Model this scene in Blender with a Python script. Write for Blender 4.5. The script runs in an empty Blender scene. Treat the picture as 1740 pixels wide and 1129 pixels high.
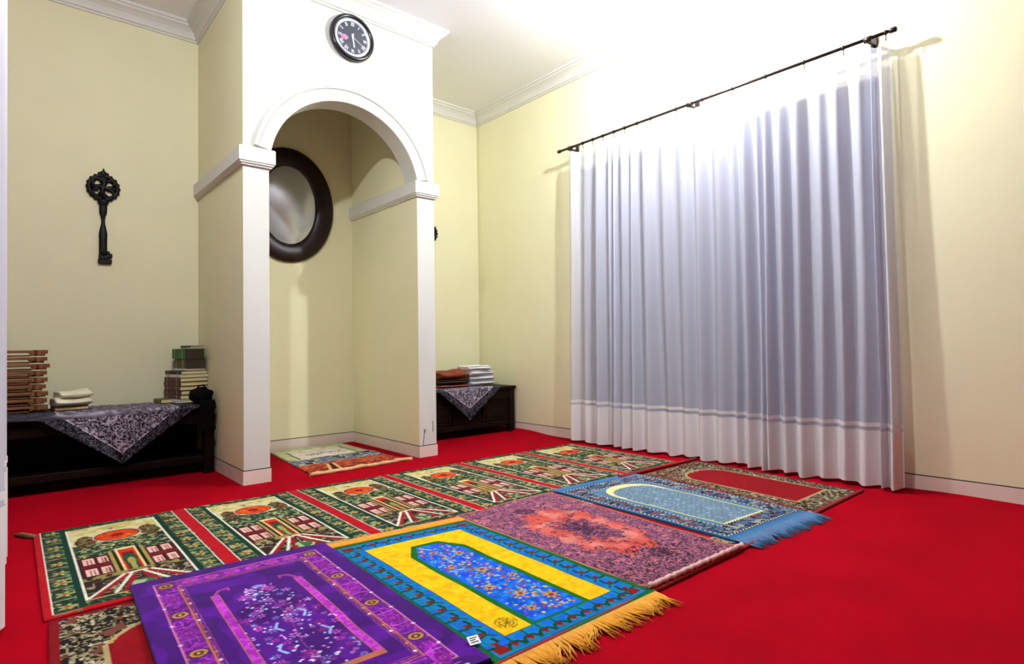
import bpy, math, random
import numpy as np
from mathutils import Vector, Matrix
D = bpy.data
S = bpy.context.scene
COL = S.collection
random.seed(7)

# ------------------------------------------------------------------ camera, world, exposure
def make_camera():
    yaw, pitch, roll = math.radians(41.05), math.radians(1.48), math.radians(0.843)
    F = Vector((math.sin(yaw)*math.cos(pitch), math.cos(yaw)*math.cos(pitch), math.sin(pitch)))
    R0 = Vector((math.cos(yaw), -math.sin(yaw), 0))
    U0 = R0.cross(F)
    R = R0*math.cos(roll) - U0*math.sin(roll)
    U = U0*math.cos(roll) + R0*math.sin(roll)
    cd = D.cameras.new('camera'); cd.sensor_fit = 'HORIZONTAL'; cd.sensor_width = 36
    cd.lens = 36*992/1740; cd.clip_start = 0.02
    c = D.objects.new('camera', cd); COL.objects.link(c)
    c.matrix_world = Matrix(((R.x, U.x, -F.x, 0), (R.y, U.y, -F.y, 0), (R.z, U.z, -F.z, 0.85), (0, 0, 0, 1)))
    S.camera = c
make_camera()
w = D.worlds.new('night'); S.world = w; w.use_nodes = True
w.node_tree.nodes['Background'].inputs[0].default_value = (0.05, 0.07, 0.12, 1)
w.node_tree.nodes['Background'].inputs[1].default_value = 0.3
S.view_settings.view_transform = 'Standard'
S.view_settings.look = 'None'
S.view_settings.gamma = 1.0
S.view_settings.use_curve_mapping = False
S.view_settings.exposure = 0.0
LAMP_A = ((3.15, 2.05, 3.20), 218.0)     # pendant bulb near the curtained wall, watts radiated
LAMP_B = ((0.45, 2.15, 3.05), 140.0)      # its fellow on the other side of the niche, dimmer

# ------------------------------------------------------------------ materials
def lin(c):
    c = np.asarray(c, float)/255.0
    return np.where(c <= 0.04045, c/12.92, ((c+0.055)/1.055)**2.4)
def rgba(c):
    l = lin(c); return (float(l[0]), float(l[1]), float(l[2]), 1)
def mat(name, c, rough=0.6, var=0.0, vscale=8.0, bump=0.0, bscale=40.0, metal=0.0, sheen=0.0, coat=0.0, stretch=None, spec=0.5):
    """principled material; base colour varied by noise, fine relief by a second noise"""
    m = D.materials.new(name); m.use_nodes = True
    nt = m.node_tree; b = nt.nodes['Principled BSDF']
    b.inputs['Roughness'].default_value = rough; b.inputs['Metallic'].default_value = metal
    b.inputs['Specular IOR Level'].default_value = spec; b.inputs['Sheen Weight'].default_value = sheen; b.inputs['Coat Weight'].default_value = coat
    tc = nt.nodes.new('ShaderNodeTexCoord'); out = tc.outputs['Object']
    if stretch:
        mp = nt.nodes.new('ShaderNodeMapping'); mp.inputs['Scale'].default_value = stretch
        nt.links.new(out, mp.inputs[0]); out = mp.outputs[0]
    n = nt.nodes.new('ShaderNodeTexNoise'); n.inputs['Scale'].default_value = vscale; n.inputs['Detail'].default_value = 5
    nt.links.new(out, n.inputs['Vector'])
    r = nt.nodes.new('ShaderNodeValToRGB'); l = lin(c)
    r.color_ramp.elements[0].position = 0.3; r.color_ramp.elements[1].position = 0.7
    r.color_ramp.elements[0].color = tuple(float(x)*(1-var) for x in l)+(1,)
    r.color_ramp.elements[1].color = tuple(min(1, float(x)*(1+var)) for x in l)+(1,)
    nt.links.new(n.outputs['Fac'], r.inputs[0]); nt.links.new(r.outputs[0], b.inputs['Base Color'])
    if bump:
        n2 = nt.nodes.new('ShaderNodeTexNoise'); n2.inputs['Scale'].default_value = bscale; n2.inputs['Detail'].default_value = 4
        nt.links.new(out, n2.inputs['Vector'])
        bp = nt.nodes.new('ShaderNodeBump'); bp.inputs['Strength'].default_value = bump; bp.inputs['Distance'].default_value = 0.01
        nt.links.new(n2.outputs['Fac'], bp.inputs['Height']); nt.links.new(bp.outputs[0], b.inputs['Normal'])
    return m
def woven(name, rough=0.95, sheen=0.04, bump=0.35, bscale=420.0):
    """woven cloth: dye colours come from the mesh's 'dye' attribute, the pile from a fine noise"""
    m = D.materials.new(name); m.use_nodes = True; nt = m.node_tree; b = nt.nodes['Principled BSDF']
    b.inputs['Roughness'].default_value = rough; b.inputs['Sheen Weight'].default_value = sheen
    b.inputs['Specular IOR Level'].default_value = 0.04
    a = nt.nodes.new('ShaderNodeAttribute'); a.attribute_name = 'dye'
    tc = nt.nodes.new('ShaderNodeTexCoord')
    n = nt.nodes.new('ShaderNodeTexNoise'); n.inputs['Scale'].default_value = bscale; n.inputs['Detail'].default_value = 3
    nt.links.new(tc.outputs['Object'], n.inputs['Vector'])
    mr = nt.nodes.new('ShaderNodeMapRange'); mr.inputs[3].default_value = 0.62; mr.inputs[4].default_value = 1.12
    nt.links.new(n.outputs['Fac'], mr.inputs[0])
    mx = nt.nodes.new('ShaderNodeVectorMath'); mx.operation = 'SCALE'
    nt.links.new(a.outputs['Color'], mx.inputs[0]); nt.links.new(mr.outputs[0], mx.inputs['Scale'])
    nt.links.new(mx.outputs[0], b.inputs['Base Color'])
    bp = nt.nodes.new('ShaderNodeBump'); bp.inputs['Strength'].default_value = bump; bp.inputs['Distance'].default_value = 0.003
    nt.links.new(n.outputs['Fac'], bp.inputs['Height']); nt.links.new(bp.outputs[0], b.inputs['Normal'])
    return m
def sheer(name, c, alpha, transl):
    m = D.materials.new(name); m.use_nodes = True; nt = m.node_tree
    o = nt.nodes['Material Output']; nt.nodes.remove(nt.nodes['Principled BSDF'])
    d = nt.nodes.new('ShaderNodeBsdfDiffuse'); t = nt.nodes.new('ShaderNodeBsdfTranslucent'); tr = nt.nodes.new('ShaderNodeBsdfTransparent')
    tc = nt.nodes.new('ShaderNodeTexCoord'); mp = nt.nodes.new('ShaderNodeMapping'); mp.inputs['Scale'].default_value = (1, 1, 0.15)
    n = nt.nodes.new('ShaderNodeTexNoise'); n.inputs['Scale'].default_value = 9; n.inputs['Detail'].default_value = 4
    nt.links.new(tc.outputs['Object'], mp.inputs[0]); nt.links.new(mp.outputs[0], n.inputs['Vector'])
    r = nt.nodes.new('ShaderNodeValToRGB'); l = lin(c)
    r.color_ramp.elements[0].color = tuple(float(x)*0.93 for x in l)+(1,); r.color_ramp.elements[1].color = tuple(min(1, float(x)*1.04) for x in l)+(1,)
    nt.links.new(n.outputs['Fac'], r.inputs[0])
    nt.links.new(r.outputs[0], d.inputs[0]); nt.links.new(r.outputs[0], t.inputs[0])
    m1 = nt.nodes.new('ShaderNodeMixShader'); m1.inputs[0].default_value = transl
    nt.links.new(d.outputs[0], m1.inputs[1]); nt.links.new(t.outputs[0], m1.inputs[2])
    m2 = nt.nodes.new('ShaderNodeMixShader'); m2.inputs[0].default_value = alpha
    nt.links.new(tr.outputs[0], m2.inputs[1]); nt.links.new(m1.outputs[0], m2.inputs[2]); nt.links.new(m2.outputs[0], o.inputs['Surface'])
    return m
def glass(name, tint=(1, 1, 1, 1), gloss=0.08):
    m = D.materials.new(name); m.use_nodes = True; nt = m.node_tree; o = nt.nodes['Material Output']; nt.nodes.remove(nt.nodes['Principled BSDF'])
    tr = nt.nodes.new('ShaderNodeBsdfTransparent'); tr.inputs[0].default_value = tint
    g = nt.nodes.new('ShaderNodeBsdfGlossy'); g.inputs['Roughness'].default_value = 0.04
    mx = nt.nodes.new('ShaderNodeMixShader'); mx.inputs[0].default_value = gloss
    nt.links.new(tr.outputs[0], mx.inputs[1]); nt.links.new(g.outputs[0], mx.inputs[2]); nt.links.new(mx.outputs[0], o.inputs['Surface'])
    return m
def emit(name, c, s):
    m = D.materials.new(name); m.use_nodes = True; nt = m.node_tree; o = nt.nodes['Material Output']; nt.nodes.remove(nt.nodes['Principled BSDF'])
    e = nt.nodes.new('ShaderNodeEmission'); e.inputs[0].default_value = c; e.inputs[1].default_value = s
    nt.links.new(e.outputs[0], o.inputs['Surface']); return m

M = dict(
    wall=mat('cream_wall_paint', (228, 224, 187), 0.75, 0.02, 3, 0.06, 60),
    niche=mat('white_wall_paint', (206, 206, 199), 0.72, 0.02, 3, 0.05, 60),
    ceil=mat('white_ceiling_paint', (240, 242, 248), 0.85, 0.015, 2),
    trim=mat('white_plaster_trim', (214, 213, 207), 0.6, 0.015, 6),
    skirt=mat('pale_stone_skirting', (222, 207, 196), 0.45, 0.05, 9),
    joint=mat('dark_grout', (50, 38, 32), 0.9, 0.1),
    carpet=mat('red_carpet', (150, 0, 19), 0.95, 0.10, 3.5, 0.4, 500, spec=0.04),
    wood=mat('dark_stained_wood', (18, 7, 4), 0.5, 0.4, 14, 0.1, 60, stretch=(1, 6, 6), spec=0.10),
    mahog=mat('mahogany_frame', (30, 10, 7), 0.38, 0.3, 10, 0.08, 40, spec=0.3),
    rehal=mat('light_brown_wood', (108, 62, 24), 0.6, 0.35, 16, 0.1, 60, stretch=(1, 8, 8)),
    iron=mat('black_cast_metal', (7, 6, 7), 0.5, 0.3, 30, 0.2, 90, spec=0.25),
    rod=mat('dark_bronze', (52, 44, 42), 0.35, 0.15, 12, metal=0.6),
    clockblack=mat('black_clock_plastic', (18, 18, 24), 0.2, 0.05),
    silver=mat('silver_ring', (205, 208, 216), 0.3, 0.03, metal=0.5),
    dial=mat('slate_dial', (46, 54, 68), 0.4, 0.08),
    ivory=mat('pale_numerals', (226, 226, 232), 0.5, 0.02),
    pink=mat('pink_oval_colour', (236, 120, 176), 0.5, 0.05),
    mirror=mat('grey_mirror_glass', (214, 220, 230), 0.16, 0.03, 4, metal=0.7),
    blackcloth=mat('black_cloth', (6, 6, 6), 0.95, 0.2, 20, 0.3, 80, spec=0.1),
    whitecloth=mat('white_folded_cotton', (232, 232, 238), 0.85, 0.03, 12, 0.2, 60),
    creamcloth=mat('cream_folded_cloth', (226, 220, 196), 0.85, 0.04, 12, 0.25, 50),
    browncloth=mat('rust_brown_cloth', (120, 48, 18), 0.85, 0.25, 14, 0.3, 50),
    darkbrown=mat('dark_brown_cloth', (48, 22, 14), 0.85, 0.2, 14, 0.3, 50),
    redprint=mat('red_print_cloth', (150, 60, 48), 0.85, 0.5, 60, 0.2, 80),
    brownpages=mat('brown_leather_edges', (52, 40, 22), 0.7, 0.25, 12, 0.2, 40, stretch=(1, 1, 12)),
    pages=mat('cream_page_edges', (222, 206, 150), 0.8, 0.12, 5, 0.2, 30, stretch=(1, 1, 60)),
    winframe=mat('brown_window_frame', (70, 44, 30), 0.45, 0.15, 10),
    rugred=mat('red_rug_binding', (150, 14, 18), 0.9, 0.12, 40, 0.3, 300),
    rugback=mat('dark_rug_edge', (60, 18, 18), 0.95, 0.1, 40),
    yellowyarn=mat('golden_yellow_fringe_yarn', (214, 146, 6), 0.85, 0.12, 60, sheen=0.2),
    blueyarn=mat('denim_blue_fringe_yarn', (54, 98, 142), 0.85, 0.15, 60, sheen=0.2),
    tanyarn=mat('tan_fringe_yarn', (208, 164, 116), 0.85, 0.15, 60, sheen=0.2),
    pinkyarn=mat('pale_pink_hem', (206, 160, 160), 0.85, 0.2, 60, sheen=0.2),
    stick=mat('brown_cord', (112, 84, 52), 0.8, 0.3, 60),
    sheer=sheer('sheer_white_curtain', (222, 224, 240), 0.71, 0.30),
    hem=sheer('doubled_white_hem', (236, 230, 232), 0.96, 0.18),
    pane=glass('window_glass', (0.75, 0.8, 0.85, 1), 0.06),
    clockglass=glass('clock_glass', (1, 1, 1, 1), 0.05),
    rug=woven('woven_rug_pile'),
    velvet=woven('purple_velvet_pile', 0.85, 0.10, 0.3, 260),
    batik=woven('patterned_cotton', 0.9, 0.02, 0.15, 500),
    cardtag=mat('white_label_tag', (226, 226, 232), 0.5, 0.02),
)

# ------------------------------------------------------------------ mesh helpers
class B:
    def __init__(s): s.v = []; s.f = []; s.sm = []
    def add(s, v, f, smooth=False):
        o = len(s.v); s.v += [tuple(p) for p in v]; s.f += [tuple(i+o for i in q) for q in f]; s.sm += [smooth]*len(f)
        return s
    def box(s, x0, x1, y0, y1, z0, z1):
        v = [(x, y, z) for x in (x0, x1) for y in (y0, y1) for z in (z0, z1)]
        return s.add(v, [(0, 1, 3, 2), (4, 6, 7, 5), (0, 4, 5, 1), (2, 3, 7, 6), (0, 2, 6, 4), (1, 5, 7, 3)])
    def bbox(s, x0, x1, y0, y1, z0, z1, b=0.004):
        """box with chamfered edges along every side"""
        if min(x1-x0, y1-y0, z1-z0) < 2.2*b: b = min(x1-x0, y1-y0, z1-z0)/3
        rings = []
        for z, i in ((z0, b), (z0+b, 0), (z1-b, 0), (z1, b)):
            X0, X1, Y0, Y1 = x0+i, x1-i, y0+i, y1-i
            rings.append([(X0+b, Y0, z), (X1-b, Y0, z), (X1, Y0+b, z), (X1, Y1-b, z), (X1-b, Y1, z), (X0+b, Y1, z), (X0, Y1-b, z), (X0, Y0+b, z)])
        return s.loft(rings)
    def loft(s, rings, cap=True, closed=True, smooth=False):
        n = len(rings[0]); v = [p for r in rings for p in r]; f = []
        for k in range(len(rings)-1):
            for i in range(n if closed else n-1):
                j = (i+1) % n; f.append((k*n+i, k*n+j, (k+1)*n+j, (k+1)*n+i))
        s.add(v, f, smooth)
        if cap and closed:
            s.add(rings[0], [tuple(range(n-1, -1, -1))]); s.add(rings[-1], [tuple(range(n))])
        return s
    def tube(s, pts, r, n=8, cap=True):
        pts = [Vector(p) for p in pts]; rs = r if isinstance(r, (list, tuple)) else [r]*len(pts); rings = []
        for i, p in enumerate(pts):
            t = (pts[min(i+1, len(pts)-1)]-pts[max(i-1, 0)]).normalized()
            a = Vector((0, 0, 1)) if abs(t.z) < 0.9 else Vector((1, 0, 0))
            u = t.cross(a).normalized(); w_ = t.cross(u)
            rings.append([tuple(p+(u*math.cos(2*math.pi*k/n)+w_*math.sin(2*math.pi*k/n))*rs[i]) for k in range(n)])
        return s.loft(rings, cap, True, True)
    def lathe(s, prof, c, axis='y', n=48, closed_prof=False):
        """prof: list of (radius, offset along axis)"""
        rings = []
        for k in range(n):
            a = 2*math.pi*k/n; q = []
            for r, h in prof:
                if axis == 'y': q.append((c[0]+r*math.cos(a), c[1]+h, c[2]+r*math.sin(a)))
                elif axis == 'z': q.append((c[0]+r*math.cos(a), c[1]+r*math.sin(a), c[2]+h))
                else: q.append((c[0]+h, c[1]+r*math.cos(a), c[2]+r*math.sin(a)))
            rings.append(q)
        m = len(prof); v = [p for q in rings for p in q]; f = []
        for k in range(n):
            k2 = (k+1) % n
            for i in range(m if closed_prof else m-1):
                j = (i+1) % m; f.append((k*m+i, k2*m+i, k2*m+j, k*m+j))
        return s.add(v, f, True)
    def ball(s, c, r, n=12, sq=(1, 1, 1)):
        return s.lathe_z([(r*math.sin(math.pi*i/n), -r*math.cos(math.pi*i/n)) for i in range(n+1)], c, sq, 2*n)
    def lathe_z(s, prof, c, sq, n):
        v = [(c[0]+p[0]*math.cos(2*math.pi*k/n)*sq[0], c[1]+p[0]*math.sin(2*math.pi*k/n)*sq[1], c[2]+p[1]*sq[2]) for k in range(n) for p in prof]
        m = len(prof); f = [(k*m+i, ((k+1) % n)*m+i, ((k+1) % n)*m+i+1, k*m+i+1) for k in range(n) for i in range(m-1)]
        return s.add(v, f, True)
    def prism(s, poly, a, b, plane='xz'):
        """extrude a 2-d outline between a and b along the third axis"""
        mk = {'xz': lambda p, t: (p[0], t, p[1]), 'yz': lambda p, t: (t, p[0], p[1]), 'xy': lambda p, t: (p[0], p[1], t)}[plane]
        return s.loft([[mk(p, a) for p in poly], [mk(p, b) for p in poly]])
    def build(s, name, m, parent=None, loc=None, rz=0.0):
        me = D.meshes.new(name); me.from_pydata(s.v, [], s.f); me.validate()
        if len(me.polygons) == len(s.sm): me.polygons.foreach_set('use_smooth', s.sm)
        import bmesh
        bm = bmesh.new(); bm.from_mesh(me); bmesh.ops.remove_doubles(bm, verts=bm.verts, dist=1e-6)
        bmesh.ops.recalc_face_normals(bm, faces=bm.faces); bm.to_mesh(me); bm.free()
        me.materials.append(m); o = D.objects.new(name, me); COL.objects.link(o)
        if parent: o.parent = parent
        if loc: o.location = loc
        o.rotation_euler.z = rz
        return o
def tag(o, label=None, cat=None, group=None, kind=None):
    for k, v in (('label', label), ('category', cat), ('group', group), ('kind', kind)):
        if v: o[k] = v
    return o
def thing(name, label, cat, loc=(0, 0, 0), rz=0.0, group=None):
    o = D.objects.new(name, None); COL.objects.link(o); o.location = loc; o.rotation_euler.z = rz; o.empty_display_size = 0.1
    return tag(o, label, cat, group)
def struct(o): o['kind'] = 'structure'; return o
def group_empty(name):
    o = D.objects.new(name, None); COL.objects.link(o); o.empty_display_size = 0.1; return struct(o)

# ------------------------------------------------------------------ room dimensions (metres)
XW, YB, ZC = 3.93, 5.06, 3.41           # right wall, back wall, ceiling
XL, YR = -6.5, -7.0                     # walls out of view, left and behind
BX0, BX1, BY = 1.15, 2.60, 3.92         # niche block: left, right, front
NX0, NX1 = 1.31, 2.445                  # niche opening
AXC, AR, AZ = 1.8775, 0.5675, 2.06      # arch centre and radius
WY0, WY1, WZ0, WZ1 = 1.14, 3.54, 0.30, 2.44   # window behind the curtain

# floor: fitted red carpet, its edge rising unevenly where it meets the skirting
def make_floor():
    xs = np.concatenate([np.linspace(XL, 3.2, 60), np.linspace(3.25, XW-0.002, 30)]); ys = np.concatenate([np.linspace(YR, 0, 20, endpoint=False), np.linspace(0, YB, 160)])
    v = []; f = []
    for y in ys:
        for x in xs:
            d = XW-x; e = 0.5+0.5*math.sin(y*5.1+1.3)*math.cos(y*2.3)
            z = 0.022*e*math.exp(-(d/0.05)**2) if d < 0.3 else 0.0
            z += 0.016*max(0, math.sin((y-4.0)*2.2))*math.exp(-(d/0.08)**2) if d < 0.3 and y > 4.0 else 0
            v.append((x, y, z))
    n = len(xs)
    for j in range(len(ys)-1):
        for i in range(n-1): f.append((j*n+i, j*n+i+1, (j+1)*n+i+1, (j+1)*n+i))
    b = B().add(v, f, True); b.box(XL-.1, XW+.1, YR-.1, YB+.1, -0.12, -0.01)
    struct(b.build('floor', M['carpet']))
make_floor()
struct(B().box(XL-.15, XW+.15, YR-.15, YB+.15, ZC, ZC+0.12).build('ceiling', M['ceil']))
struct(B().box(XL-.15, XW+.15, YB, YB+0.15, -0.05, ZC+.02).build('wall_back', M['wall']))
struct(B().box(XL-.15, XL, YR-.15, YB, -0.05, ZC+.02).build('wall_left', M['wall']))
struct(B().box(XL, XW+.15, YR-.15, YR, -0.05, ZC+.02).build('wall_rear', M['wall']))
b = B()
b.box(XW, XW+.2, YR, WY0, -0.05, ZC+.02); b.box(XW, XW+.2, WY1, YB, -0.05, ZC+.02)
b.box(XW, XW+.2, WY0, WY1, -0.05, WZ0); b.box(XW, XW+.2, WY0, WY1, WZ1, ZC+.02)
struct(b.build('wall_right', M['wall']))
# niche block: two side walls and a front panel pierced by the arch
def arch_pts(r, a0, a1, n): return [(AXC+r*math.cos(a0+(a1-a0)*i/n), AZ+r*math.sin(a0+(a1-a0)*i/n)) for i in range(n+1)]
def make_niche():
    b = B(); T = 0.16
    b.box(BX0, NX0, BY, YB, 0, ZC); b.box(NX1, BX1, BY, YB, 0, ZC)
    P = arch_pts(AR, math.pi, 0, 64)
    v = []; f = []
    for (x, z) in P: v += [(x, BY, z), (x, BY, ZC), (x, BY+T, z), (x, BY+T, ZC)]
    for i in range(len(P)-1):
        o, q = i*4, i*4+4
        f += [(o, q, q+1, o+1), (o+2, o+3, q+3, q+2), (o, o+2, q+2, q)]
    b.add(v, f)
    o = struct(b.build('wall_niche', M['niche']))
    # hairline cracks and a peeled edge low on the right pier
    c = B(); y = BY-0.0015
    for pts in ([(2.476, .095), (2.481, .14), (2.488, .19), (2.487, .22)], [(2.488, .19), (2.50, .215)], [(2.566, .19), (2.57, .235), (2.566, .275)]):
        for p, q in zip(pts, pts[1:]): c.tube([(p[0], y, p[1]), (q[0], y, q[1])], 0.0022, 5)
    c.build('paint_crack', M['joint'], o)
    return o
make_niche()
# ---- the niche's inner faces and outer sides are the cream of the room: thin paint skins
b = B(); e = 0.0015
b.box(NX0, NX0+e, BY+0.001, YB, 0, AZ+.0); b.box(NX1-e, NX1, BY+0.001, YB, 0, AZ)
b.box(NX0, NX0+e, BY+0.16, YB, AZ, ZC); b.box(NX1-e, NX1, BY+0.16, YB, AZ, ZC)
b.box(BX0-e, BX0, BY+0.001, YB, 0, ZC); b.box(BX1, BX1+e, BY+0.001, YB, 0, ZC)
struct(b.build('wall_niche_sides', M['wall']))

# arch moulding around the opening
def make_archivolt():
    a0 = math.asin((2.165-AZ)/AR); n = 72
    prof = [(0.0, 0.0), (0.0, 0.020), (0.012, 0.026), (0.072, 0.026), (0.076, 0.018), (0.082, 0.018), (0.086, 0.032), (0.104, 0.032), (0.110, 0.024), (0.110, 0.0)]
    rings = []
    for i in range(n+1):
        a = a0+(math.pi-2*a0)*i/n
        rings.append([(AXC+(AR+p[0])*math.cos(a), BY+0.001-p[1], AZ+(AR+p[0])*math.sin(a)) for p in prof])
    struct(B().loft(rings, True, True).build('trim_1', M['trim']))
make_archivolt()

def sweep(path, prof, closed=False):
    """sweep a profile (outward offset, z) along a floor-plan path; outward is to the right of travel"""
    n = len(path); rings = []
    for i in range(n):
        p = Vector(path[i]); ds = []
        if i > 0: ds.append((p-Vector(path[i-1])).normalized())
        if i < n-1: ds.append((Vector(path[i+1])-p).normalized())
        ns = [Vector((d.y, -d.x)) for d in ds]
        if len(ns) == 2:
            m = (ns[0]+ns[1]); m = m/max(1e-6, m.length); m = m/max(0.2, m.dot(ns[0]))
        else: m = ns[0]
        rings.append([(p.x+m.x*o, p.y+m.y*o, z) for o, z in prof])
    return B().loft(rings, True, True)
# cornice under the ceiling
CP = [(0, -.125), (.012, -.125), (.016, -.112), (.026, -.108), (.032, -.09), (.044, -.066), (.064, -.046), (.084, -.034), (.088, -.022), (.1, -.018), (.104, 0), (0, 0)]
CP = [(o, ZC+z) for o, z in CP]
path = [(XL, YR), (XL, YB), (BX0, YB), (BX0, BY), (BX1, BY), (BX1, YB), (XW, YB), (XW, YR)]
struct(sweep(path, CP).build('trim_2', M['trim']))
# imposts: bands round both piers where the arch springs
IP = [(0, 2.044), (.016, 2.046), (.018, 2.056), (.026, 2.058), (.028, 2.068), (.034, 2.070), (.034, 2.158), (.028, 2.165), (0, 2.165)]
struct(sweep([(BX0, YB), (BX0, BY), (NX0, BY), (NX0, YB)], IP).build('trim_3', M['trim']))
struct(sweep([(NX1, YB), (NX1, BY), (BX1, BY), (BX1, YB)], IP).build('trim_4', M['trim']))

# skirting: flush stone strips with a dark joint along the top; each length of stone is a piece of its own
def skirting(name, segs):
    root = group_empty(name)
    for (p, q, nrm) in segs:
        p = Vector(p); q = Vector(q); t = (q-p).normalized(); nn = Vector(nrm)
        def slab(a, c, o, z0, z1):
            k = [a, c, c+nn*o, a+nn*o]
            return B().loft([[(v.x, v.y, z0) for v in k], [(v.x, v.y, z1) for v in k]])
        L = (q-p).length; n = max(1, round(L/1.25)); g = 0.002
        for i in range(n):
            a = p+t*(L*i/n+(g if i else 0)); c = p+t*(L*(i+1)/n-(g if i < n-1 else 0))
            slab(a, c, 0.007, 0.0, 0.087).build('skirting_stone', M['skirt'], root)
        slab(p, q, 0.0052, 0.0, 0.0925).build('grout_line', M['joint'], root)
skirting('baseboard_back', [((XL, YB), (BX0, YB), (0, -1)), ((BX1, YB), (XW, YB), (0, -1))])
skirting('baseboard_niche', [((BX0-.007, BY), (NX0+.007, BY), (0, -1)), ((NX1-.007, BY), (BX1+.007, BY), (0, -1)), ((BX0, BY), (BX0, YB), (-1, 0)),
    ((NX0, BY), (NX0, YB), (1, 0)), ((NX1, BY), (NX1, YB), (-1, 0)), ((BX1, BY), (BX1, YB), (1, 0)), ((NX0, YB), (NX1, YB), (0, -1))])
skirting('baseboard_right', [((XW, YB), (XW, 3.2), (-1, 0)), ((XW, 3.2), (XW, 0.772), (-1, 0)), ((XW, 0.772), (XW, YR), (-1, 0))])

# window behind the curtain: wooden frame, two mullions, three panes, night outside
def make_window():
    root = group_empty('window_1'); x0, x1 = XW+0.06, XW+0.12; fw = 0.06
    b = B(); b.bbox(x0, x1, WY0, WY0+fw, WZ0, WZ1); b.bbox(x0, x1, WY1-fw, WY1, WZ0, WZ1)
    b.bbox(x0, x1, WY0, WY1, WZ0, WZ0+fw); b.bbox(x0, x1, WY0, WY1, WZ1-fw, WZ1)
    b.build('window_frame', M['winframe'], root)
    L = (WY1-WY0)/3
    for k in (1, 2): B().bbox(x0, x1, WY0+L*k-.03, WY0+L*k+.03, WZ0, WZ1).build('mullion', M['winframe'], root)
    for k in range(3): B().box(x0+.025, x0+.031, WY0+L*k+.02, WY0+L*(k+1)-.02, WZ0+.04, WZ1-.04).build('pane', M['pane'], root)
make_window()

# lamps (above the frame): ceiling rose, flex, holder and a bare glowing bulb
def lamp(loc, watts, label):
    r = 0.035; x, y, z = loc
    t = thing('pendant_lamp', label, 'lamp', (x, y, ZC), group='bare bulb pendant lamps')
    B().lathe([(0, 0), (.05, 0), (.05, -.012), (.03, -.025), (0, -.025)], (0, 0, 0), 'z', 24).build('ceiling_rose', M['ceil'], t)
    top = z+0.10-ZC
    B().tube([(0, 0, -.02), (0, 0, top)], 0.004, 8).build('flex', M['ceil'], t)
    B().lathe([(0, .03), (.016, .03), (.02, 0), (.02, -.045), (0, -.045)], (0, 0, top), 'z', 20).build('bulb_holder', M['ceil'], t)
    B().ball((0, 0, z-ZC), r, 10).build('bulb', emit('glowing_bulb', (0.95, 0.98, 1.0, 1), watts/(math.pi*4*math.pi*r*r)), t)
lamp(LAMP_A[0], LAMP_A[1], 'bare bulb pendant lamp hanging near the curtained window wall')
lamp(LAMP_B[0], LAMP_B[1], 'bare bulb pendant lamp hanging on the left side of the room')
# ------------------------------------------------------------------ dye painter: a weaving plan worked out on a grid
class Dye:
    def __init__(s, W, H, step, base, seed=1):
        s.W, s.H = W, H; s.nx, s.ny = int(round(W/step))+1, int(round(H/step))+1
        s.U, s.V = np.meshgrid(np.linspace(0, W, s.nx), np.linspace(0, H, s.ny))
        s.c = np.empty((s.ny, s.nx, 3)); s.c[:] = lin(base); s.rs = np.random.RandomState(seed)
    def put(s, m, c): s.c[m] = lin(c)
    def rect(s, x0, y0, x1, y1, c): s.put((s.U >= x0) & (s.U <= x1) & (s.V >= y0) & (s.V <= y1), c)
    def frame(s, i, w, c):
        d = np.minimum(np.minimum(s.U, s.W-s.U), np.minimum(s.V, s.H-s.V)); s.put((d >= i) & (d <= i+w), c)
    def ell(s, x, y, rx, ry, c): s.put(((s.U-x)/rx)**2+((s.V-y)/ry)**2 <= 1, c)
    def line(s, p, q, w, c):
        (x0, y0), (x1, y1) = p, q; dx, dy = x1-x0, y1-y0; L = max(1e-9, dx*dx+dy*dy)
        t = np.clip(((s.U-x0)*dx+(s.V-y0)*dy)/L, 0, 1)
        s.put((s.U-x0-t*dx)**2+(s.V-y0-t*dy)**2 <= (w/2)**2, c)
    def lines(s, pts, w, c):
        for p, q in zip(pts, pts[1:]): s.line(p, q, w, c)
    def inpoly(s, pts):
        m = np.zeros(s.U.shape, bool); n = len(pts)
        for i in range(n):
            (x0, y0), (x1, y1) = pts[i], pts[(i+1) % n]
            if y0 == y1: continue
            m ^= ((y0 > s.V) != (y1 > s.V)) & (s.U < (x1-x0)*(s.V-y0)/(y1-y0)+x0)
        return m
    def poly(s, pts, c): s.put(s.inpoly(pts), c)
    def noise(s, sc, seed, sx=1.0, sy=1.0):
        r = np.random.RandomState(seed); x = s.U/sc*sx+7; y = s.V/sc*sy+7
        g = r.rand(int(y.max())+3, int(x.max())+3); i = x.astype(int); j = y.astype(int); a = x-i; b_ = y-j
        a = a*a*(3-2*a); b_ = b_*b_*(3-2*b_)
        return (g[j, i]*(1-a)+g[j, i+1]*a)*(1-b_)+(g[j+1, i]*(1-a)+g[j+1, i+1]*a)*b_
    def flower(s, x, y, r, petal, heart, n=6):
        a = np.arctan2(s.V-y, s.U-x); d = np.hypot(s.U-x, s.V-y)
        s.put(d <= r*(0.68+0.32*np.cos(n*a)), petal); s.put(d <= r*0.32, heart)
    def vary(s, k, sc, seed): s.c *= (1+k*(s.noise(sc, seed)-0.5)*2)[:, :, None]

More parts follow.
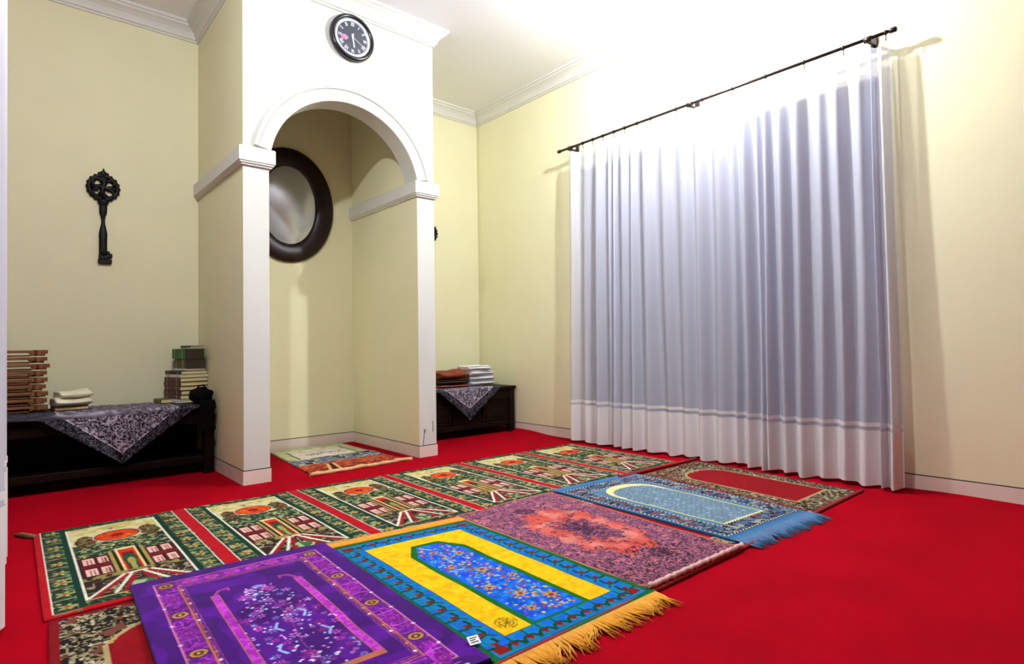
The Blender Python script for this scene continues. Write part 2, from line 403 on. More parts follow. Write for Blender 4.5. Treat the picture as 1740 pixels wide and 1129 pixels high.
def rug_body(name, dye, corners, z0, m, parent, zb=0.001, wave=0.0015, seed=3, curl=None, zfun=None):
    """woven grid laid over four floor corners (far left, far right, near right, near left) with a bound edge"""
    TL, TR, BR, BL = [np.array(c, float) for c in corners]
    s = (dye.U/dye.W)[..., None]; t = (dye.V/dye.H)[..., None]
    P = (TL*(1-s)+TR*s)*(1-t)+(BL*(1-s)+BR*s)*t
    edge = 0.004*(dye.noise(0.11, seed+9)-.5)[..., None]
    P = P+edge*np.where((t < .001) | (t > .999), 1, 0)*np.array([0, 1.0])
    z = z0+wave*((dye.noise(0.16, seed)-.5)*2+(dye.noise(0.5, seed+1)-.5)*2)
    if zfun is not None: z = z+zfun(dye.U, dye.V, P[..., 0], P[..., 1])
    ny, nx = dye.U.shape
    V = np.concatenate([P, z[..., None]], -1).reshape(-1, 3)
    idx = np.arange(nx*ny).reshape(ny, nx)
    F = np.stack([idx[:-1, :-1], idx[1:, :-1], idx[1:, 1:], idx[:-1, 1:]], -1).reshape(-1, 4)
    ring = np.concatenate([idx[0, :], idx[1:, -1], idx[-1, -2::-1], idx[-2:0:-1, 0]])
    low = V[ring].copy(); low[:, 2] = zb; base = len(V); k = np.arange(len(ring)); k2 = (k+1) % len(ring)
    SF = np.stack([ring[k], ring[k2], base+k2, base+k], -1)
    V = np.concatenate([V, low]); F = np.concatenate([F, SF])
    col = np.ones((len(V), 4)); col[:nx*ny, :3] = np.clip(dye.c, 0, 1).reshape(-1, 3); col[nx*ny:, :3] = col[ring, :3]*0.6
    me = D.meshes.new(name); me.vertices.add(len(V)); me.vertices.foreach_set('co', V.astype(np.float32).ravel())
    me.loops.add(len(F)*4); me.loops.foreach_set('vertex_index', F.astype(np.int32).ravel())
    me.polygons.add(len(F)); me.polygons.foreach_set('loop_start', np.arange(0, len(F)*4, 4, dtype=np.int32))
    me.polygons.foreach_set('use_smooth', np.ones(len(F), bool)); me.update(calc_edges=True); me.validate()
    a = me.color_attributes.new('dye', 'FLOAT_COLOR', 'POINT'); a.data.foreach_set('color', col.astype(np.float32).ravel())
    me.materials.append(m); o = D.objects.new(name, me); COL.objects.link(o)
    if parent: o.parent = parent
    return o

def fringe(name, p, q, out, length, n, m, parent, z=0.012, messy=0.4, zend=0.004, seed=5, r=0.0028):
    """yarn tufts knotted along an edge from p to q, combed outwards"""
    rr = random.Random(seed); p = Vector(p); q = Vector(q); out = Vector(out).normalized(); t = (q-p).normalized(); b = B()
    ph = rr.random()*6
    for i in range(n):
        u = (i+rr.uniform(-.4, .4))/n; a = p+(q-p)*min(1, max(0, u))
        sway = messy*(math.sin(u*9+ph)*.7+math.sin(u*31+ph*2)*.5+rr.uniform(-.6, .6)); L = length*(1+rr.uniform(-.35, .25)*min(1, messy*2))
        d = (out+t*sway).normalized(); e = a+d*L; mid = a+(out+t*sway*.4).normalized()*L*.5
        b.tube([(a.x, a.y, z), (mid.x, mid.y, (z+zend)/2+0.004*messy+rr.uniform(0, .003)), (e.x, e.y, zend+rr.uniform(0, .004*messy+.001))], [r, r*1.25, r*.45], 4)
    o = b.build(name, m, parent); return o

# ---- long green picture runner: six panels, each an arcaded garden scene between flowered borders
def paint_runner_green():
    n, pitch, X0 = 6, 0.605, 0.022; W = X0+n*pitch-0.03; H = 1.17
    d = Dye(W, H, 0.0042, (168, 8, 24), 11)
    GD, GM, CR, YL, RD, BK, PK, OR, WH = (12, 48, 36), (70, 122, 74), (214, 204, 150), (190, 172, 92), (122, 18, 26), (22, 20, 16), (222, 168, 158), (204, 62, 20), (220, 214, 196)
    n1, n2, n3 = d.noise(0.016, 21, 1, .8), d.noise(0.024, 22), d.noise(0.011, 23)
    for k in range(n):
        x = X0+k*pitch; w = pitch-0.055; y0, y1 = 0.0, H-0.03
        U, V = d.U-x, d.V
        inn = (U >= 0) & (U <= w) & (V >= y0) & (V <= y1)
        d.put(inn, GD)
        d.put(inn & (np.abs(n1-.5) < .06), (72, 112, 76)); d.put(inn & (n2 > .80), (160, 150, 98)); d.put(inn & (n3 > .86), (92, 32, 28)); d.put(inn & (n3 < .10), (18, 26, 22))
        # flower heads down both side borders
        bw = 0.098
        for j in range(9):
            yy = 0.06+j*(y1-.08)/8.2
            for xx in (x+bw*.45, x+w-bw*.45):
                d.flower(xx, yy, 0.030, (164, 154, 92), (164, 74, 38), 5)
                d.line((xx-.035, yy+.055), (xx+.035, yy+.05), .006, (150, 146, 110)); d.ell(xx-.03, yy+.066, .012, .006, (112, 52, 44)); d.ell(xx+.028, yy+.068, .010, .006, (70, 116, 82))
        for xx in (x+bw-.024, x+w-bw+.004): d.rect(xx, 0.02, xx+.02, y1, GD)
        for xx in (x+.0, x+w-.007): d.rect(xx, 0, xx+.006, y1, WH)
        # inner picture
        a0, a1, b0, b1 = x+bw, x+w-bw, 0.055, y1-0.055; pw = a1-a0; ph = b1-b0
        A = lambda u: a0+u*pw
        Q = lambda v: b0+v*ph
        d.rect(a0, b0, a1, b1, (34, 30, 22))
        d.rect(a0, b0, a1, Q(.30), (204, 196, 146))
        m = (d.U > a0) & (d.U < a1) & (d.V > b0) & (d.V < Q(.12)) & (n2 > .5); d.put(m, YL)
        m = (d.U > a0) & (d.U < a1) & (d.V > Q(.24)) & (d.V < Q(.50)); mm = m & (d.V > Q(.28)+.03*n2); d.put(mm, (34, 62, 42)); d.put(mm & (n1 > .64), (124, 134, 88)); d.put(mm & (n3 > .72), BK); d.put(mm & (n3 < .2), (190, 180, 130))
        for (cx, cy) in ((.16, .25), (.86, .22)):
            sh = ((d.U-A(cx))/.042)**2+((d.V-Q(cy))/.095)**2 < .75+.5*n1; d.put(sh, (62, 34, 28)); d.put(sh & (n3 > .62), (116, 116, 62)); d.put(sh & (n3 < .22), (134, 40, 34))
        d.ell(A(.5), Q(.22), .094, .092, WH); d.ell(A(.5), Q(.22), .09, .088, (88, 20, 14)); d.ell(A(.5), Q(.22), .084, .080, OR)
        e = ((d.U-A(.5))/.084)**2+((d.V-Q(.22))/.08)**2; d.put((e < .9) & (n1 > .6), (216, 96, 26)); d.put((e < .9) & (n3 > .75), (160, 28, 22)); d.put(e < .1, (128, 16, 22))
        d.flower(A(.47), Q(.09), .018, (110, 110, 90), (60, 60, 50), 5)
        # arcade: windowed wings either side of a red gate
        d.rect(A(.03), Q(.50), A(.97), Q(.76), (66, 18, 22)); d.rect(A(.03), Q(.615), A(.97), Q(.645), (112, 16, 24))
        for ux in (.06, .20, .70, .84):
            for vy in (.52, .66):
                d.rect(A(ux), Q(vy), A(ux+.1), Q(vy+.085), (222, 176, 164))
                for s_ in (.033, .066): d.rect(A(ux+s_), Q(vy+.02), A(ux+s_)+.0045, Q(vy+.085), (120, 60, 56))
        for ux in (.325, .645): d.rect(A(ux), Q(.46), A(ux+.03), Q(.77), (150, 134, 72))
        for ux in (.36, .61): d.rect(A(ux), Q(.46), A(ux+.025), Q(.77), BK)
        d.rect(A(.39), Q(.44), A(.61), Q(.77), (216, 196, 132)); d.rect(A(.415), Q(.47), A(.585), Q(.77), (188, 44, 24)); d.rect(A(.44), Q(.52), A(.56), Q(.77), (98, 14, 24))
        d.ell(A(.5), Q(.62), .026, .07, (30, 70, 44)); d.rect(A(.455), Q(.62), A(.545), Q(.77), (30, 70, 44)); d.ell(A(.5), Q(.65), .014, .05, (150, 144, 74)); d.rect(A(.475), Q(.65), A(.525), Q(.77), (150, 144, 74))
        m = (d.U > a0) & (d.U < a1) & (d.V > Q(.76)) & (d.V < Q(.80)); d.put(m & (n1 > .45), (134, 122, 66))
        m = (d.U > a0) & (d.U < a1) & (d.V > Q(.79)) & (d.V < b1); d.put(m & (np.abs(n2-.5) < .07), (150, 140, 110)); d.put(m & (n3 > .8), (98, 28, 30))
        # paths fanning from the gate to the near corners
        for sg in (-1, 1):
            c0 = A(.5)
            d.poly([(c0+sg*.02, Q(.80)), (c0+sg*.045, Q(.80)), (A(.5+sg*.49), Q(.99)), (A(.5+sg*.40), Q(.99))], (146, 18, 30))
            d.line((c0+sg*.045, Q(.80)), (A(.5+sg*.48), Q(.985)), .012, WH)
            d.line((c0+sg*.022, Q(.81)), (A(.5+sg*.26), Q(.985)), .012, WH)
            d.poly([(c0+sg*.006, Q(.82)), (c0+sg*.02, Q(.82)), (A(.5+sg*.20), Q(.985)), (A(.5+sg*.10), Q(.985))], (134, 18, 28))
        d.line((A(.42), Q(.795)), (A(.58), Q(.795)), .016, (222, 186, 172))
        m = ((d.U-A(.5))/.04)**2+((d.V-Q(.94))/.05)**2 < 1; d.put(m, (54, 92, 58)); d.put(m & (n1 > .55), (150, 170, 124))
        for xx in (a0-.004, a1-.004): d.rect(xx, b0, xx+.009, b1, WH)
        d.rect(a0, b1-.006, a1, b1+.003, (180, 160, 110))
    d.vary(.12, .02, 4)
    return d
# ---- long black and cream runner with red arched fields
def paint_runner_red():
    n, pitch = 6, 0.612; W = n*pitch+0.04; H = 1.15
    d = Dye(W, H, 0.0046, (120, 8, 18), 13)
    n1, n2, n3 = d.noise(.017, 31, 1, 1), d.noise(.03, 32), d.noise(.012, 33)
    for k in range(n):
        x = .02+k*pitch; w = pitch-.012; m = (d.U > x) & (d.U < x+w) & (d.V > .016) & (d.V < H-.02)
        d.put(m, (24, 20, 18)); d.put(m & (np.abs(n1-.5) < .08), (156, 146, 114)); d.put(m & (n3 > .80), (196, 180, 150)); d.put(m & (n2 > .74), (110, 60, 46)); d.put(m & (np.abs(n2-.45) < .02), (140, 120, 76))
        cx = x+w/2; hw = w*.5-.115
        f = (np.abs(d.U-cx) < hw) & (d.V > .30) & (d.V < H-.16); arch = (((d.U-cx)/hw)**2+((d.V-.36)/.17)**2 < 1) & (d.V < .36)
        sc = 0.012*np.sin(d.U*120)
        d.put((np.abs(d.U-cx) < hw+.014) & (d.V > .30) & (d.V < H-.146) | ((((d.U-cx)/(hw+.014))**2+((d.V-.36)/.19)**2 < 1) & (d.V < .36)), (170, 150, 104))
        d.put(f | (arch & (d.V > .20+sc)), (132, 6, 18))
        d.rect(x, .016, x+.006, H-.02, (120, 8, 18))
    d.vary(.12, .02, 5)
    return d
# ---- violet velvet
def paint_purple():
    W, H = .69, 1.20; d = Dye(W, H, 0.0031, (60, 0, 104), 15)
    n1, n2, n3 = d.noise(.02, 41), d.noise(.012, 42), d.noise(.07, 43)
    e = np.minimum(np.minimum(d.U, W-d.U), np.minimum(d.V, H-d.V))
    d.put(n3 > .62, (76, 2, 126))
    GO, MG, LI = (172, 96, 70), (168, 36, 176), (196, 96, 206)
    d.frame(.060, .003, LI)
    # border of cartouches
    m = (e > .066) & (e < .126); d.put(m, (98, 10, 132)); d.put(m & (np.abs(n1-.5) < .06), (176, 52, 186)); d.put(m & (n2 > .72), (134, 26, 146)); d.put(m & (n2 < .2), (72, 4, 104))
    d.frame(.063, .003, GO); d.frame(.126, .004, GO); d.frame(.136, .002, GO); d.frame(.144, .003, (140, 60, 130))
    m = (e > .131) & (e < .146); d.put(m & (n2 > .5), (110, 30, 120))
    for side in (0, 1):
        for j in range(8):
            yy = .10+j*.145; xx = .096 if side == 0 else W-.096
            if j % 2 == 0:
                d.ell(xx, yy, .027, .03, (70, 10, 100)); d.ell(xx, yy, .022, .021, (176, 130, 50)); d.ell(xx, yy, .013, .013, (70, 20, 50)); d.ell(xx, yy, .006, .006, (200, 150, 60))
            else:
                d.rect(xx-.027, yy-.05, xx+.027, yy-.047, LI); d.rect(xx-.027, yy+.047, xx+.027, yy+.05, LI)
                d.ell(xx, yy, .020, .036, (140, 22, 150)); d.ell(xx, yy, .014, .028, (104, 12, 124)); d.flower(xx, yy, .012, (178, 60, 170), (96, 10, 110), 6)
            for q in (.064, .136):
                X_ = q if side == 0 else W-q; d.ell(X_, yy+.07, .0055, .0055, (206, 196, 220)); d.ell(X_, yy+.02, .005, .005, (170, 130, 60))
    for j in range(6):
        xx = .17+j*.07; d.ell(xx, .096, .026, .018, (178, 50, 184)); d.ell(xx, .096, .012, .008, (130, 60, 90))
    # inner arch field
    for sg in (-1, 1):
        xx = W/2+sg*.135
        d.rect(xx-.013, .30, xx+.013, H-.20, GO); m = (np.abs(d.U-xx) < .010) & (d.V > .303) & (d.V < H-.2); d.put(m, (158, 30, 170)); d.put(m & (n2 > .55), (190, 60, 196))
        d.lines([(xx, .30), (xx-sg*.02, .26), (xx-sg*.05, .25), (xx-sg*.05, .27)], .012, (150, 50, 130))
    d.rect(W/2-.15, H-.225, W/2+.15, H-.2, GO)
    # tree of life
    cx = W/2
    d.lines([(cx, H-.24), (cx-.01, .8), (cx+.012, .6), (cx, .36)], .006, (110, 40, 130))
    for i in range(95):
        v = d.rs.uniform(.31, .98); sp = .03+.090*min(1, (v-.27)/.26)
        x = cx+d.rs.uniform(-1, 1)*sp; r = d.rs.uniform(.008, .019)
        c = [(150, 44, 156), (176, 110, 196), (110, 110, 190), (136, 26, 132), (176, 74, 170)][i % 5]
        d.flower(x, v, r, c, (92, 16, 110), 5+i % 3)
    for i in range(150):
        v = d.rs.uniform(.30, .98); sp = .035+.095*min(1, (v-.27)/.34); x = cx+d.rs.uniform(-1, 1)*sp
        d.ell(x, v, d.rs.uniform(.003, .006), d.rs.uniform(.003, .006), [(206, 206, 232), (150, 176, 220), (216, 140, 206)][i % 3])
    for (x, v, sg) in ((-.03, .66, 1), (.05, .60, -1), (-.06, .80, 1), (.07, .76, -1)):
        d.lines([(cx+x, v-.03), (cx+x-sg*.014, v), (cx+x, v+.03)], .008, (140, 170, 220))
    d.ell(cx, .30, .02, .012, (120, 130, 200))
    d.vary(.22, .05, 6)
    return d
# ---- yellow framed turquoise rug
def paint_yellow():
    W, H = .65, 1.085; d = Dye(W, H, 0.0030, (14, 92, 38), 17)
    n1, n2 = d.noise(.02, 51), d.noise(.012, 52)
    e = np.minimum(np.minimum(d.U, W-d.U), np.minimum(d.V, H-d.V))
    d.put(e > .018, (20, 60, 120)); d.put(e > .021, (12, 116, 168)); m = e > .021; d.put(m & (n1 > .6), (14, 98, 190))
    d.frame(.034, .003, (24, 96, 90)); 
    def tulip(x, y, ax, ay):
        px, py = -ay, ax
        d.line((x-ax*.03, y-ay*.03), (x, y), .006, (16, 62, 34))
        for sg in (-1, 1): d.lines([(x, y), (x+px*sg*.016+ax*.006, y+py*sg*.016+ay*.006), (x+px*sg*.030+ax*.026, y+py*sg*.030+ay*.026)], .011, (14, 62, 36))
        d.ell(x+ax*.010, y+ay*.010, .010, .010, (108, 24, 20)); d.ell(x+ax*.02, y+ay*.02, .006, .006, (130, 30, 24))
        d.ell(x+px*.026-ax*.012, y+py*.026-ay*.012, .011, .011, (12, 92, 216))
    nj = 15
    for j in range(nj):
        y = .075+j*(H-.15)/(nj-1); tulip(.064, y, -.7, -.7); tulip(W-.064, y, .7, -.7)
    for j in range(9):
        x = .10+j*(W-.2)/8; tulip(x, .066, .0, -1); tulip(x, H-.066, .0, 1)
    for (x, y) in ((.05, .05), (W-.05, .05), (.05, H-.05), (W-.05, H-.05)): d.rect(x-.02, y-.016, x+.02, y+.016, (122, 18, 24))
    d.put(e > .100, (24, 70, 90)); d.put(e > .104, (228, 186, 10)); m = e > .104; d.put(m & (n1 > .58), (222, 172, 14)); d.put(m & (n2 > .8), (230, 196, 40))
    # pointed field
    x0, x1 = .205, W-.205; cx = W/2; y0, y1 = .185, H-.104
    def field(i): return [(x0+i, y1-i*.4), (x0+i, y0+.11+i*.6), (x0+.062+i*.5, y0+i), (x1-.062-i*.5, y0+i), (x1-i, y0+.11+i*.6), (x1-i, y1-i*.4)]
    d.poly([(x0-.028, y1), (x0-.028, y1+.004), (x1+.028, y1+.004), (x1+.028, y1)], (14, 92, 38))
    d.poly(field(-.004), (10, 60, 30)); d.poly(field(0), (16, 98, 34)); m = d.inpoly(field(.019))
    d.put(m, (18, 92, 214)); d.put(m & (n1 > .62), (12, 70, 196)); d.put(m & (n1 < .25), (26, 122, 224))
    for i in range(640):
        x = d.rs.uniform(x0+.03, x1-.03); y = d.rs.uniform(y0+.035, y1-.03); r = d.rs.uniform(.003, .0075)
        if abs(x-cx) > (x1-x0)/2-.03-max(0, .11-(y-y0))*.5: continue
        c = [(196, 176, 60), (40, 132, 110), (150, 52, 44), (120, 176, 214), (84, 60, 170), (196, 120, 60)][i % 6]
        d.ell(x, y, r, r*d.rs.uniform(.5, 1.2), c)
    for (x, y, r) in ((cx-.03, .30, .02), (cx+.05, .36, .022), (cx-.05, .46, .022), (cx+.02, .55, .026), (cx+.07, .66, .02), (cx-.06, .70, .022), (cx-.01, .80, .026), (cx+.06, .87, .03), (cx-.05, .90, .02)):
        d.flower(x, y, r, (190, 140, 44), (120, 40, 30), 7)
        for a in range(5): d.ell(x+math.cos(a*1.26)*r*1.3, y+math.sin(a*1.26)*r*1.3, .006, .004, (30, 96, 60))
    # a scribbled ink rosette low on the yellow frame
    for k in range(3):
        rr = np.hypot(d.U-.155, (d.V-(H-.16))); d.put((np.abs(rr-.011*(k+1)) < .0022) & (n2 > .42), (120, 92, 20))
    for a in range(8): d.line((.155, H-.16), (.155+.033*math.cos(a*.785), H-.16+.033*math.sin(a*.785)), .003, (116, 90, 20))
    d.vary(.10, .03, 7)
    return d
# ---- pink and mauve medallion rug
def paint_pink():
    W, H = .65, 1.18; d = Dye(W, H, 0.0034, (160, 96, 122), 19)
    n1, n2, n3 = d.noise(.0068, 61), d.noise(.026, 62), d.noise(.07, 63)
    d.put(n1 > .56, (84, 44, 70)); d.put(n2 > .66, (186, 112, 124)); d.put((n1 < .25), (58, 30, 60)); d.put((n2 > .5) & (n1 > .66), (52, 34, 66))
    cx, cy = W/2, H*.5; r = np.hypot((d.U-cx)/.235, (d.V-cy)/.46); an = np.arctan2(d.V-cy, d.U-cx)
    rr = r+.10*np.cos(4*an)*.5+.06*np.cos(12*an)+.12*(n3-.5)
    m = (rr < .84) & (rr > .38); d.put(m, (198, 96, 88)); d.put(m & (n3 > .6), (190, 78, 66)); d.put(m & (n3 < .34), (200, 118, 110)); d.put(m & (n2 > .72) & (n1 > .42), (104, 44, 62))
    m = rr <= .40; d.put(m & (n1 > .42), (70, 34, 60)); d.put(m & (n2 > .6), (150, 84, 98)); d.put((rr < .2) & (n1 > .35), (54, 26, 50))
    k = (rr > .70) & (rr < .95); d.put(k & (n1+(rr-.84)*1.5 > .62), (92, 44, 66)); k = (rr > .30) & (rr < .52); d.put(k & (n1-(rr-.38)*1.6 > .55), (96, 46, 66))
    for (x, y, q) in ((cx+.02, cy+.40, .05), (cx-.03, cy-.40, .05)): d.put((np.hypot(d.U-x, d.V-y) < q) & (n1 > .36), (70, 32, 52))
    near = np.clip((d.V-.72*H)/(.28*H), 0, 1)
    d.put((near > .1) & (n1+near*.16 > .66), (48, 24, 34))
    d.frame(0, .010, (196, 122, 104)); d.frame(.010, .006, (96, 44, 60)); d.frame(.06, .004, (96, 52, 80)); d.frame(.095, .003, (96, 52, 80))
    d.vary(.14, .03, 8)
    return d
# ---- light blue rug with cream arch
def paint_blue():
    W, H = .67, 1.16; d = Dye(W, H, 0.0034, (50, 96, 142), 23)
    n1, n2, n3 = d.noise(.013, 71), d.noise(.022, 72), d.noise(.03, 73)
    e = np.minimum(np.minimum(d.U, W-d.U), np.minimum(d.V-.055, H-.03-d.V))
    d.put(e > .014, (28, 32, 52)); m = (e > .02) & (e < .118); d.put(m, (78, 104, 134)); d.put(m & (n1 > .54), (26, 28, 46)); d.put(m & (n2 > .72), (150, 148, 134)); d.put(m & (n3 > .74), (112, 56, 66)); d.put(m & (np.abs(n3-.5) < .05), (46, 58, 92))
    dash = (np.sin((d.U+d.V)*260) > 0)
    for q in (.016, .112):
        k = (e > q) & (e < q+.010); d.put(k, (22, 24, 38)); d.put(k & dash, (196, 190, 160))
    k = (e > .122); d.put(k, (74, 112, 146)); d.put(k & (n2 > .62), (84, 120, 150))
    cx = W/2; hw = .155; y0 = .34; y1 = H-.03-.135
    fin = ((np.abs(d.U-cx) < hw+.022) & (d.V > y0) & (d.V < y1+.012)) | ((((d.U-cx)/(hw+.022))**2+((d.V-y0)/.165)**2 < 1) & (d.V <= y0))
    inn = ((np.abs(d.U-cx) < hw) & (d.V > y0) & (d.V < y1)) | ((((d.U-cx)/(hw-.004))**2+((d.V-y0)/.105)**2 < 1.0) & (d.V <= y0))
    d.put(fin, (222, 214, 150)); d.put(fin & (np.abs(d.U-cx) > hw+.006) & (d.V > y0+.12), (206, 206, 110))
    notch = inn | ((np.abs(d.U-cx) < hw+.012) & (d.V > y0+.07) & (d.V < y1+.004)); d.put(notch, (106, 128, 144))
    cell = (np.sin(d.U*290) > .55) & (np.sin(d.V*210+np.where(np.sin(d.U*145) > 0, 0, 3.14)) > .1); d.put(notch & cell, (62, 92, 124)); d.put(notch & (n1 > .8), (136, 162, 176))
    d.rect(0, 0, W, .045, (60, 110, 158)); d.rect(0, H-.022, W, H, (62, 110, 156))
    d.vary(.10, .03, 9)
    return d
# ---- picture rug in the niche: pale sky, grey city, orange ground
def paint_niche():
    W, H = .66, 1.16; d = Dye(W, H, 0.0042, (196, 192, 150), 29)
    n1, n2, n3 = d.noise(.018, 81), d.noise(.04, 82), d.noise(.09, 83)
    d.put(n2 > .6, (176, 178, 132)); d.frame(.0, .014, (150, 140, 100))
    k = (d.U > .10) & (d.U < W-.10) & (d.V > .16) & (d.V < .56+.05*n3); d.put(k, (214, 206, 190)); d.put(k & (n2 > .7), (204, 180, 170))
    for sg in (0, 1):
        X_ = .10 if sg == 0 else W-.10; d.line((X_, .20), (X_, .55), .018, (72, 96, 60)); d.line((X_+.02*(1-2*sg), .2), (X_+.02*(1-2*sg), .5), .01, (190, 198, 110))
    for i in range(14):
        x = .20+i*.021; y = .40+.02*math.sin(i*1.7); d.ell(x, y, .008, .02, [(128, 44, 44), (70, 60, 60), (150, 80, 60)][i % 3])
    k = (d.V > .57+.06*(n3-.5)) & (d.V < .82); d.put(k, (120, 124, 132)); d.put(k & (n1 > .62), (74, 84, 108)); d.put(k & (n1 < .24), (186, 184, 180)); d.put(k & (n2 > .72), (98, 112, 90))
    for (x, y) in ((.14, .66), (.34, .63), (.50, .64), (.60, .62), (.1, .74), (.36, .7)): d.rect(x-.028, y-.016, x+.028, y+.03, (26, 26, 38)); d.rect(x+.028, y-.012, x+.045, y+.03, (196, 192, 186))
    k = (d.V > .80+.03*(n3-.5)) & (d.V < H-.05); d.put(k, (176, 74, 40)); d.put(k & (n1 > .58), (128, 44, 28)); d.put(k & (n1 < .2), (206, 120, 74)); d.put(k & (d.V > .98) & (n1 > .45), (110, 32, 26))
    d.line((.19, .86), (.13, H-.05), .018, (206, 176, 110)); d.line((.23, .86), (.20, H-.05), .018, (206, 176, 110)); d.line((.21, .87), (.165, H-.05), .022, (58, 20, 18))
    d.rect(0, H-.05, W, H-.038, (40, 26, 22)); d.rect(0, H-.038, W, H, (206, 166, 120))
    d.vary(.12, .03, 10)
    return d

# ------------------------------------------------------------------ rugs laid out
RG = 'prayer rugs laid on the red carpet'
t = thing('runner_rug', 'long green and red runner rug with six arcaded garden panels nearest the niche', 'rug', (1.9, 2.95, 0), group=RG)
def at(o, root):  # keep a mesh written in world metres where it is, under its thing
    o.location = tuple(-c for c in root.location); return o
at(rug_body('pile', paint_runner_green(), ((.108, 3.55), (3.715, 3.50), (3.685, 2.40), (.10, 2.385)), 0.0075, M['rug'], t, seed=101), t)
cd = at(B().tube([(.045, 3.60, .008), (.07, 3.56, .012), (.095, 3.52, .010), (.118, 3.49, .008)], [.006, .011, .012, .008], 8).build('corner_cord', M['stick'], t), t)
tag(cd, 'short brown twisted cord')
t = thing('runner_rug', 'black and cream patterned runner rug with dark red arched fields, mostly hidden under other rugs', 'rug', (1.9, 1.8, 0), group=RG)
at(rug_body('pile', paint_runner_red(), ((.112, 2.372), (3.80, 2.345), (3.68, 1.222), (.06, 1.215)), 0.0068, M['rug'], t, wave=.001, seed=111), t)
at(B().tube([(2.95, 2.372, .014), (3.2, 2.376, .015), (3.5, 2.368, .015), (3.82, 2.362, .014)], .012, 8).build('rolled_hem', M['rugred'], t), t)
at(B().tube([(.06, 1.212, .009), (1.9, 1.214, .009), (3.682, 1.219, .009)], .008, 8).build('near_binding', M['rugred'], t), t)

t = thing('prayer_rug', 'violet velvet prayer rug with magenta border and pale flowering tree', 'rug', (.67, 1.87, 0), group=RG)
at(rug_body('pile', paint_purple(), ((.345, 2.495), (1.045, 2.45), (.985, 1.235), (.285, 1.275)), 0.021, M['velvet'], t, zb=.0085, wave=.003, seed=121), t)
def care_label(t):
    q = [Vector((.978, 1.318, .026)), Vector((1.012, 1.312, .025)), Vector((1.018, 1.338, .036)), Vector((.984, 1.344, .037))]
    lo = at(B().loft([[tuple(p) for p in q], [tuple(p+Vector((0, .0006, -.0008))) for p in q]]).build('care_label', M['cardtag'], t), t); tag(lo, 'white folded label standing up at the rug edge')
    for k in range(3):
        f = .25+.25*k; a = q[0].lerp(q[3], f).lerp(q[1].lerp(q[2], f), .15); c = q[0].lerp(q[3], f).lerp(q[1].lerp(q[2], f), .85-.2*(k % 2)); a.z += .001; c.z += .001
        o = at(B().tube([tuple(a), tuple(c)], .0009, 4).build('label_print', M['clockblack'], t), t); o.parent = lo; o.location = (0, 0, 0)
care_label(t)

t = thing('prayer_rug', 'turquoise and yellow prayer rug with bright blue flowered field and golden fringe', 'rug', (1.35, 1.75, 0), group=RG)
at(rug_body('pile', paint_yellow(), ((1.03, 2.368), (1.690, 2.300), (1.668, 1.195), (.985, 1.203)), 0.0165, M['rug'], t, zb=.0085, wave=.0022, seed=131), t)
fo = fringe('fringe', (1.03, 2.366), (1.69, 2.298), (.09, 1), .085, 260, M['yellowyarn'], t, z=.0165, messy=.05, zend=.0125, seed=3, r=.0030); at(fo, t); fo['kind'] = 'stuff'
fo = fringe('fringe', (.985, 1.202), (1.668, 1.195), (.0, -1), .092, 230, M['yellowyarn'], t, z=.0165, messy=.62, zend=.004, seed=4, r=.0029); at(fo, t); fo['kind'] = 'stuff'

t = thing('prayer_rug', 'pink and mauve speckled prayer rug with coral medallion ring', 'rug', (2.0, 1.8, 0), group=RG)
def lift(U, V, X, Y): return 0.012*np.exp(-((1.18-V)/.035)**2)
at(rug_body('pile', paint_pink(), ((1.700, 2.402), (2.365, 2.410), (2.285, 1.212), (1.668, 1.225)), 0.0155, M['rug'], t, zb=.010, wave=.002, seed=141, zfun=lift), t)
hb = B(); hp = []
for k in range(41):
    f = k/40; hp.append((1.666+f*.62, 1.222-f*.012+.003*math.sin(k*1.9), .026+.002*math.sin(k*2.7)))
hb.tube(hp, [.0075+.003*abs(math.sin(k*1.3)) for k in range(41)], 8); at(hb.build('rolled_hem', M['pinkyarn'], t), t)

t = thing('prayer_rug', 'light blue prayer rug with cream arch and denim blue fringe', 'rug', (2.7, 1.8, 0), group=RG)
at(rug_body('pile', paint_blue(), ((2.405, 2.430), (3.110, 2.400), (3.000, 1.235), (2.345, 1.270)), 0.0165, M['rug'], t, zb=.008, wave=.002, seed=151), t)
fo = fringe('fringe', (2.345, 1.270), (3.000, 1.235), (-.05, -1), .100, 260, M['blueyarn'], t, z=.0165, messy=.42, zend=.004, seed=8, r=.0030); at(fo, t); fo['kind'] = 'stuff'

t = thing('prayer_rug', 'cream, grey and orange picture rug lying inside the arched niche', 'rug', (1.95, 4.4, 0), group=RG)
at(rug_body('pile', paint_niche(), ((1.665, 5.015), (2.285, 5.025), (2.335, 3.90), (1.575, 3.875)), 0.008, M['rug'], t, wave=.003, seed=161), t)
hp = [(1.555+f*.80/30, 3.868+f*.0009+.007*math.sin(f*.55), .011+.002*math.sin(f)) for f in range(31)]
at(B().tube(hp, [.011+.004*abs(math.sin(k*.8)) for k in range(31)], 8).build('rolled_fringe', M['tanyarn'], t), t)
